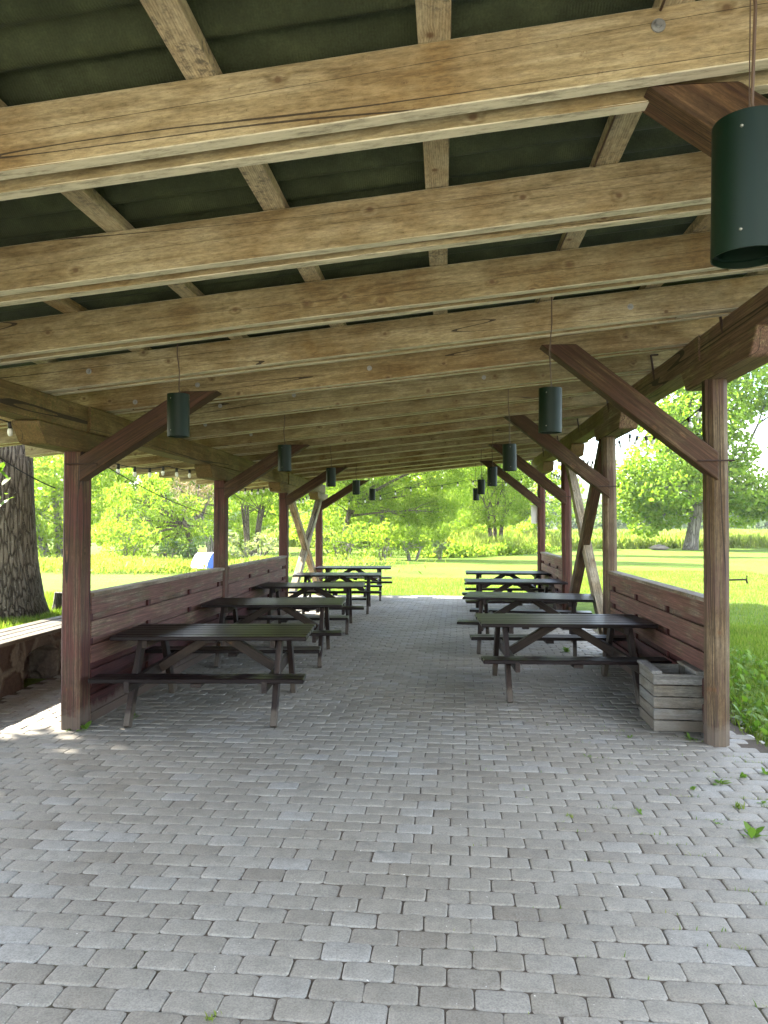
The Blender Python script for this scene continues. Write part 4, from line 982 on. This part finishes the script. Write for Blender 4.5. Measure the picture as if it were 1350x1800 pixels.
# single weeds in the paving joints
def weed(x, y, s, n, lab, kind='leaf'):
    r = []
    P = np.tile(np.array([[0., 0., 0.]]), (n, 1)) + RNG.normal(0, .008, (n, 3))*[1, 1, 0]
    if kind == 'leaf': V, F = weed_leaves(P, s); o = fast_mesh('weed', V, F, ML_weed)
    else: o = blades('weed', P*1.5, s, .003, ML_grass, 1.2)
    o.location = (x, y, .0); tag(o, lab, 'weed', 'small weeds in the paving joints')
def onp(px, py):
    yaw = R(4.75); p = R(1.01); f = Vector((-math.sin(yaw)*math.cos(p), math.cos(yaw)*math.cos(p), math.sin(p))); r = Vector((math.cos(yaw), math.sin(yaw), 0)); u = r.cross(f)
    d = f + r*(px - 675)/1300 - u*(py - 900)/1300; t = -1.55/d.z; return d.x*t, d.y*t
for (px, py, s, n, lab, kd) in ((150, 1282, .13, 7, 'weed with long pale leaf at the foot of the nearest left post', 'leaf'), (122, 1284, .05, 8, 'tiny weed left of the nearest left post foot', 'leaf'),
        (232, 1262, .10, 9, 'green weed under the nearest left table, by the fence', 'leaf'), (1218, 1300, .09, 12, 'leafy weed just before the grey crate', 'leaf'), (1240, 1288, .10, 7, 'sprig between the grey crate and the right post', 'leaf'),
        (1106, 1297, .045, 8, 'tiny weed before the left corner of the grey crate', 'leaf'), (1035, 1330, .04, 8, 'tiny weed in the joints under the nearest right table front', 'leaf'), (1266, 1378, .10, 9, 'weed with big flat leaves right of centre on the open paving', 'leaf'),
        (1304, 1366, .06, 10, 'small feathery weed beside the big flat leaved one', 'leaf'), (1218, 1388, .055, 9, 'thin weed left of the big flat leaved one', 'leaf'), (1322, 1472, .12, 9, 'upright green weed nearest the right edge of the photo', 'leaf'),
        (1128, 1432, .075, 5, 'lone sprig with an upright leaf on the open paving', 'leaf'), (1298, 1420, .05, 30, 'grassy tuft near the right edge', 'grass'), (1260, 1448, .035, 9, 'tiny weed left of the upright one', 'leaf'),
        (1346, 1362, .07, 9, 'weed cut by the right edge of the photo', 'leaf'), (1002, 1436, .03, 14, 'small withered sprig in the middle of the paving', 'grass'), (370, 1788, .02, 22, 'tiny dry tuft at the bottom edge of the photo', 'grass'),
        (995, 1146, .12, 26, 'weed growing under the nearest right table', 'leaf'), (1340, 1412, .05, 9, 'small weed right of the grassy tuft', 'leaf')):
    x, y = onp(px, py); weed(x, y, s*.55, n, lab, kd)
# moss and seedlings in the joints towards the right verge
n = 5200; j = RNG.integers(14, 60, n); x = 2.3 - np.abs(RNG.normal(0, .8, n)); y = j*.111 + .25 + .0555 - .0192*x + RNG.normal(0, .0025, n)
cl = np.sin(x*5 + j*1.7) + np.sin(x*13 + j*.6) > .75
Pm = np.stack([x, y, np.full(n, -.006)], -1)[cl & (x > -3)]
o = blades('joint_moss', Pm, .016, .0018, ML_grass, 1.5); tag(o, 'fine moss and seedlings in the paving joints near the right verge', 'moss', kind='stuff')
# pale flecks (fallen petals and grit) on the paving, stones by the post
n = 420; x = RNG.uniform(-3.5, 2.4, n); y = 2 + 7*RNG.random(n)**1.3; C = np.stack([x, y, np.full(n, .0045)], -1); u = RNG.normal(size=(n, 3))*[1, 1, .12]; u /= np.linalg.norm(u, axis=1)[:, None]; w = np.cross(u, [0, 0, 1.]); s = (.0025 + .004*RNG.random(n)**3)[:, None]
V = np.stack([C - u*s, C + w*s*.6 + [0, 0, .001], C + u*s, C - w*s*.6], 1).reshape(-1, 3); k = np.arange(n)*4; o = fast_mesh('petals', V, np.stack([k, k+1, k+2, k+3], -1), M_petal); tag(o, 'pale flecks and petals scattered on the paving', 'petals', kind='stuff')
def rock(bm, c, s):
    r = bmesh.ops.create_icosphere(bm, subdivisions=2, radius=1)
    ph = random.uniform(0, 9)
    for v in r['verts']:
        q = 1 + .16*math.sin(v.co.x*3 + ph) + .12*math.sin(v.co.y*4 + ph*2) + .1*math.sin(v.co.z*5 + ph); v.co = Vector((v.co.x*s[0]*q, v.co.y*s[1]*q, v.co.z*s[2]*q)) + Vector(c)
bm = bmesh.new()
for i in range(70):
    x = random.uniform(2.12, 2.45); y = random.uniform(4.9, 6.4); s = random.uniform(.006, .02); rock(bm, (x, y, -.015), (s*1.4, s, s*.6))
o = bm_obj('pebbles', bm, M_petal); tag(o, 'white pebbles and rubble at the foot of the right post', 'pebbles', kind='stuff')
for (px, d, s, lab) in ((1168, 56, .75, 'brown boulder on the lawn left of the oak'), (1157, 50, .7, 'flat grey stone in the grass nearer than the boulder'), (1303, 62, .7, 'low stone on the lawn right of the oak, behind the post')):
    x, y = at(px, d); bm = bmesh.new(); rock(bm, (0, 0, 0), (s, s*.7, s*(.6 if px == 1168 else .28))); o = bm_obj('boulder', bm, M_rock, smooth=True); o.location = (x, y, .05); tag(o, lab, 'boulder', 'stones on the far lawn')

# thin volume box added to pale and brighten the distance
bm = bmesh.new(); add_box(bm, (0, 330, 12), (1700, 760, 30)); hz = bm_obj('haze', bm, None); tag(hz, 'thin added haze paling the far meadow and trees', 'haze', kind='stuff')
hm = bpy.data.materials.new('haze'); hm.use_nodes = True; ht = hm.node_tree; ht.nodes.clear(); ho = N(ht, 'ShaderNodeOutputMaterial'); hv = N(ht, 'ShaderNodeVolumePrincipled')
hv.inputs['Color'].default_value = (.92, .96, 1, 1); hv.inputs['Density'].default_value = .0003; hv.inputs['Anisotropy'].default_value = .3; ht.links.new(hv.outputs[0], ho.inputs['Volume']); hz.data.materials.append(hm)
# tent beyond the left fence
tx_, ty_ = at(364, 22)
tn = thing('tent', 'white and blue tent half hidden by the second left post', 'tent', (tx_, ty_, .25), R(-25)); tn.scale = (.5, .5, .66)
def tentpart(name, faces, verts, mat): return mesh_obj(name, verts, faces, mat, tn)
bm = bmesh.new(); prf = [(-.62, 0), (-.5, .30), (-.22, .62), (0, .72), (.22, .62), (.5, .30), (.62, 0)]
ra = [bm.verts.new((-.75, a, b*.95)) for a, b in prf]; rb = [bm.verts.new((.55, a, b)) for a, b in prf]
for k in range(6): bm.faces.new((ra[k], ra[k+1], rb[k+1], rb[k]))
re = bm.verts.new((-1.25, 0, 0))
for k in range(6): bm.faces.new((ra[k], re, ra[k+1]))
bm_obj('canopy', bm, M_tentw, tn)
bm = bmesh.new(); rc = [bm.verts.new((.55, a, b)) for a, b in prf]; rd = bm.verts.new((.95, 0, 0)); 
for k in range(6): bm.faces.new((rc[k], rc[k+1], rd))
bm_obj('front_flap', bm, M_tentb, tn)
bm = bmesh.new(); add_lathe(bm, [(0, 0), (.16, 0), (.16, .02), (0, .02)], n=16); o = bm_obj('opening', bm, M_dark, tn); o.location = (.70, .16, .30); o.rotation_euler = (0, R(62), R(18))  # solid dark disc stands in for the shaded inside of an opening
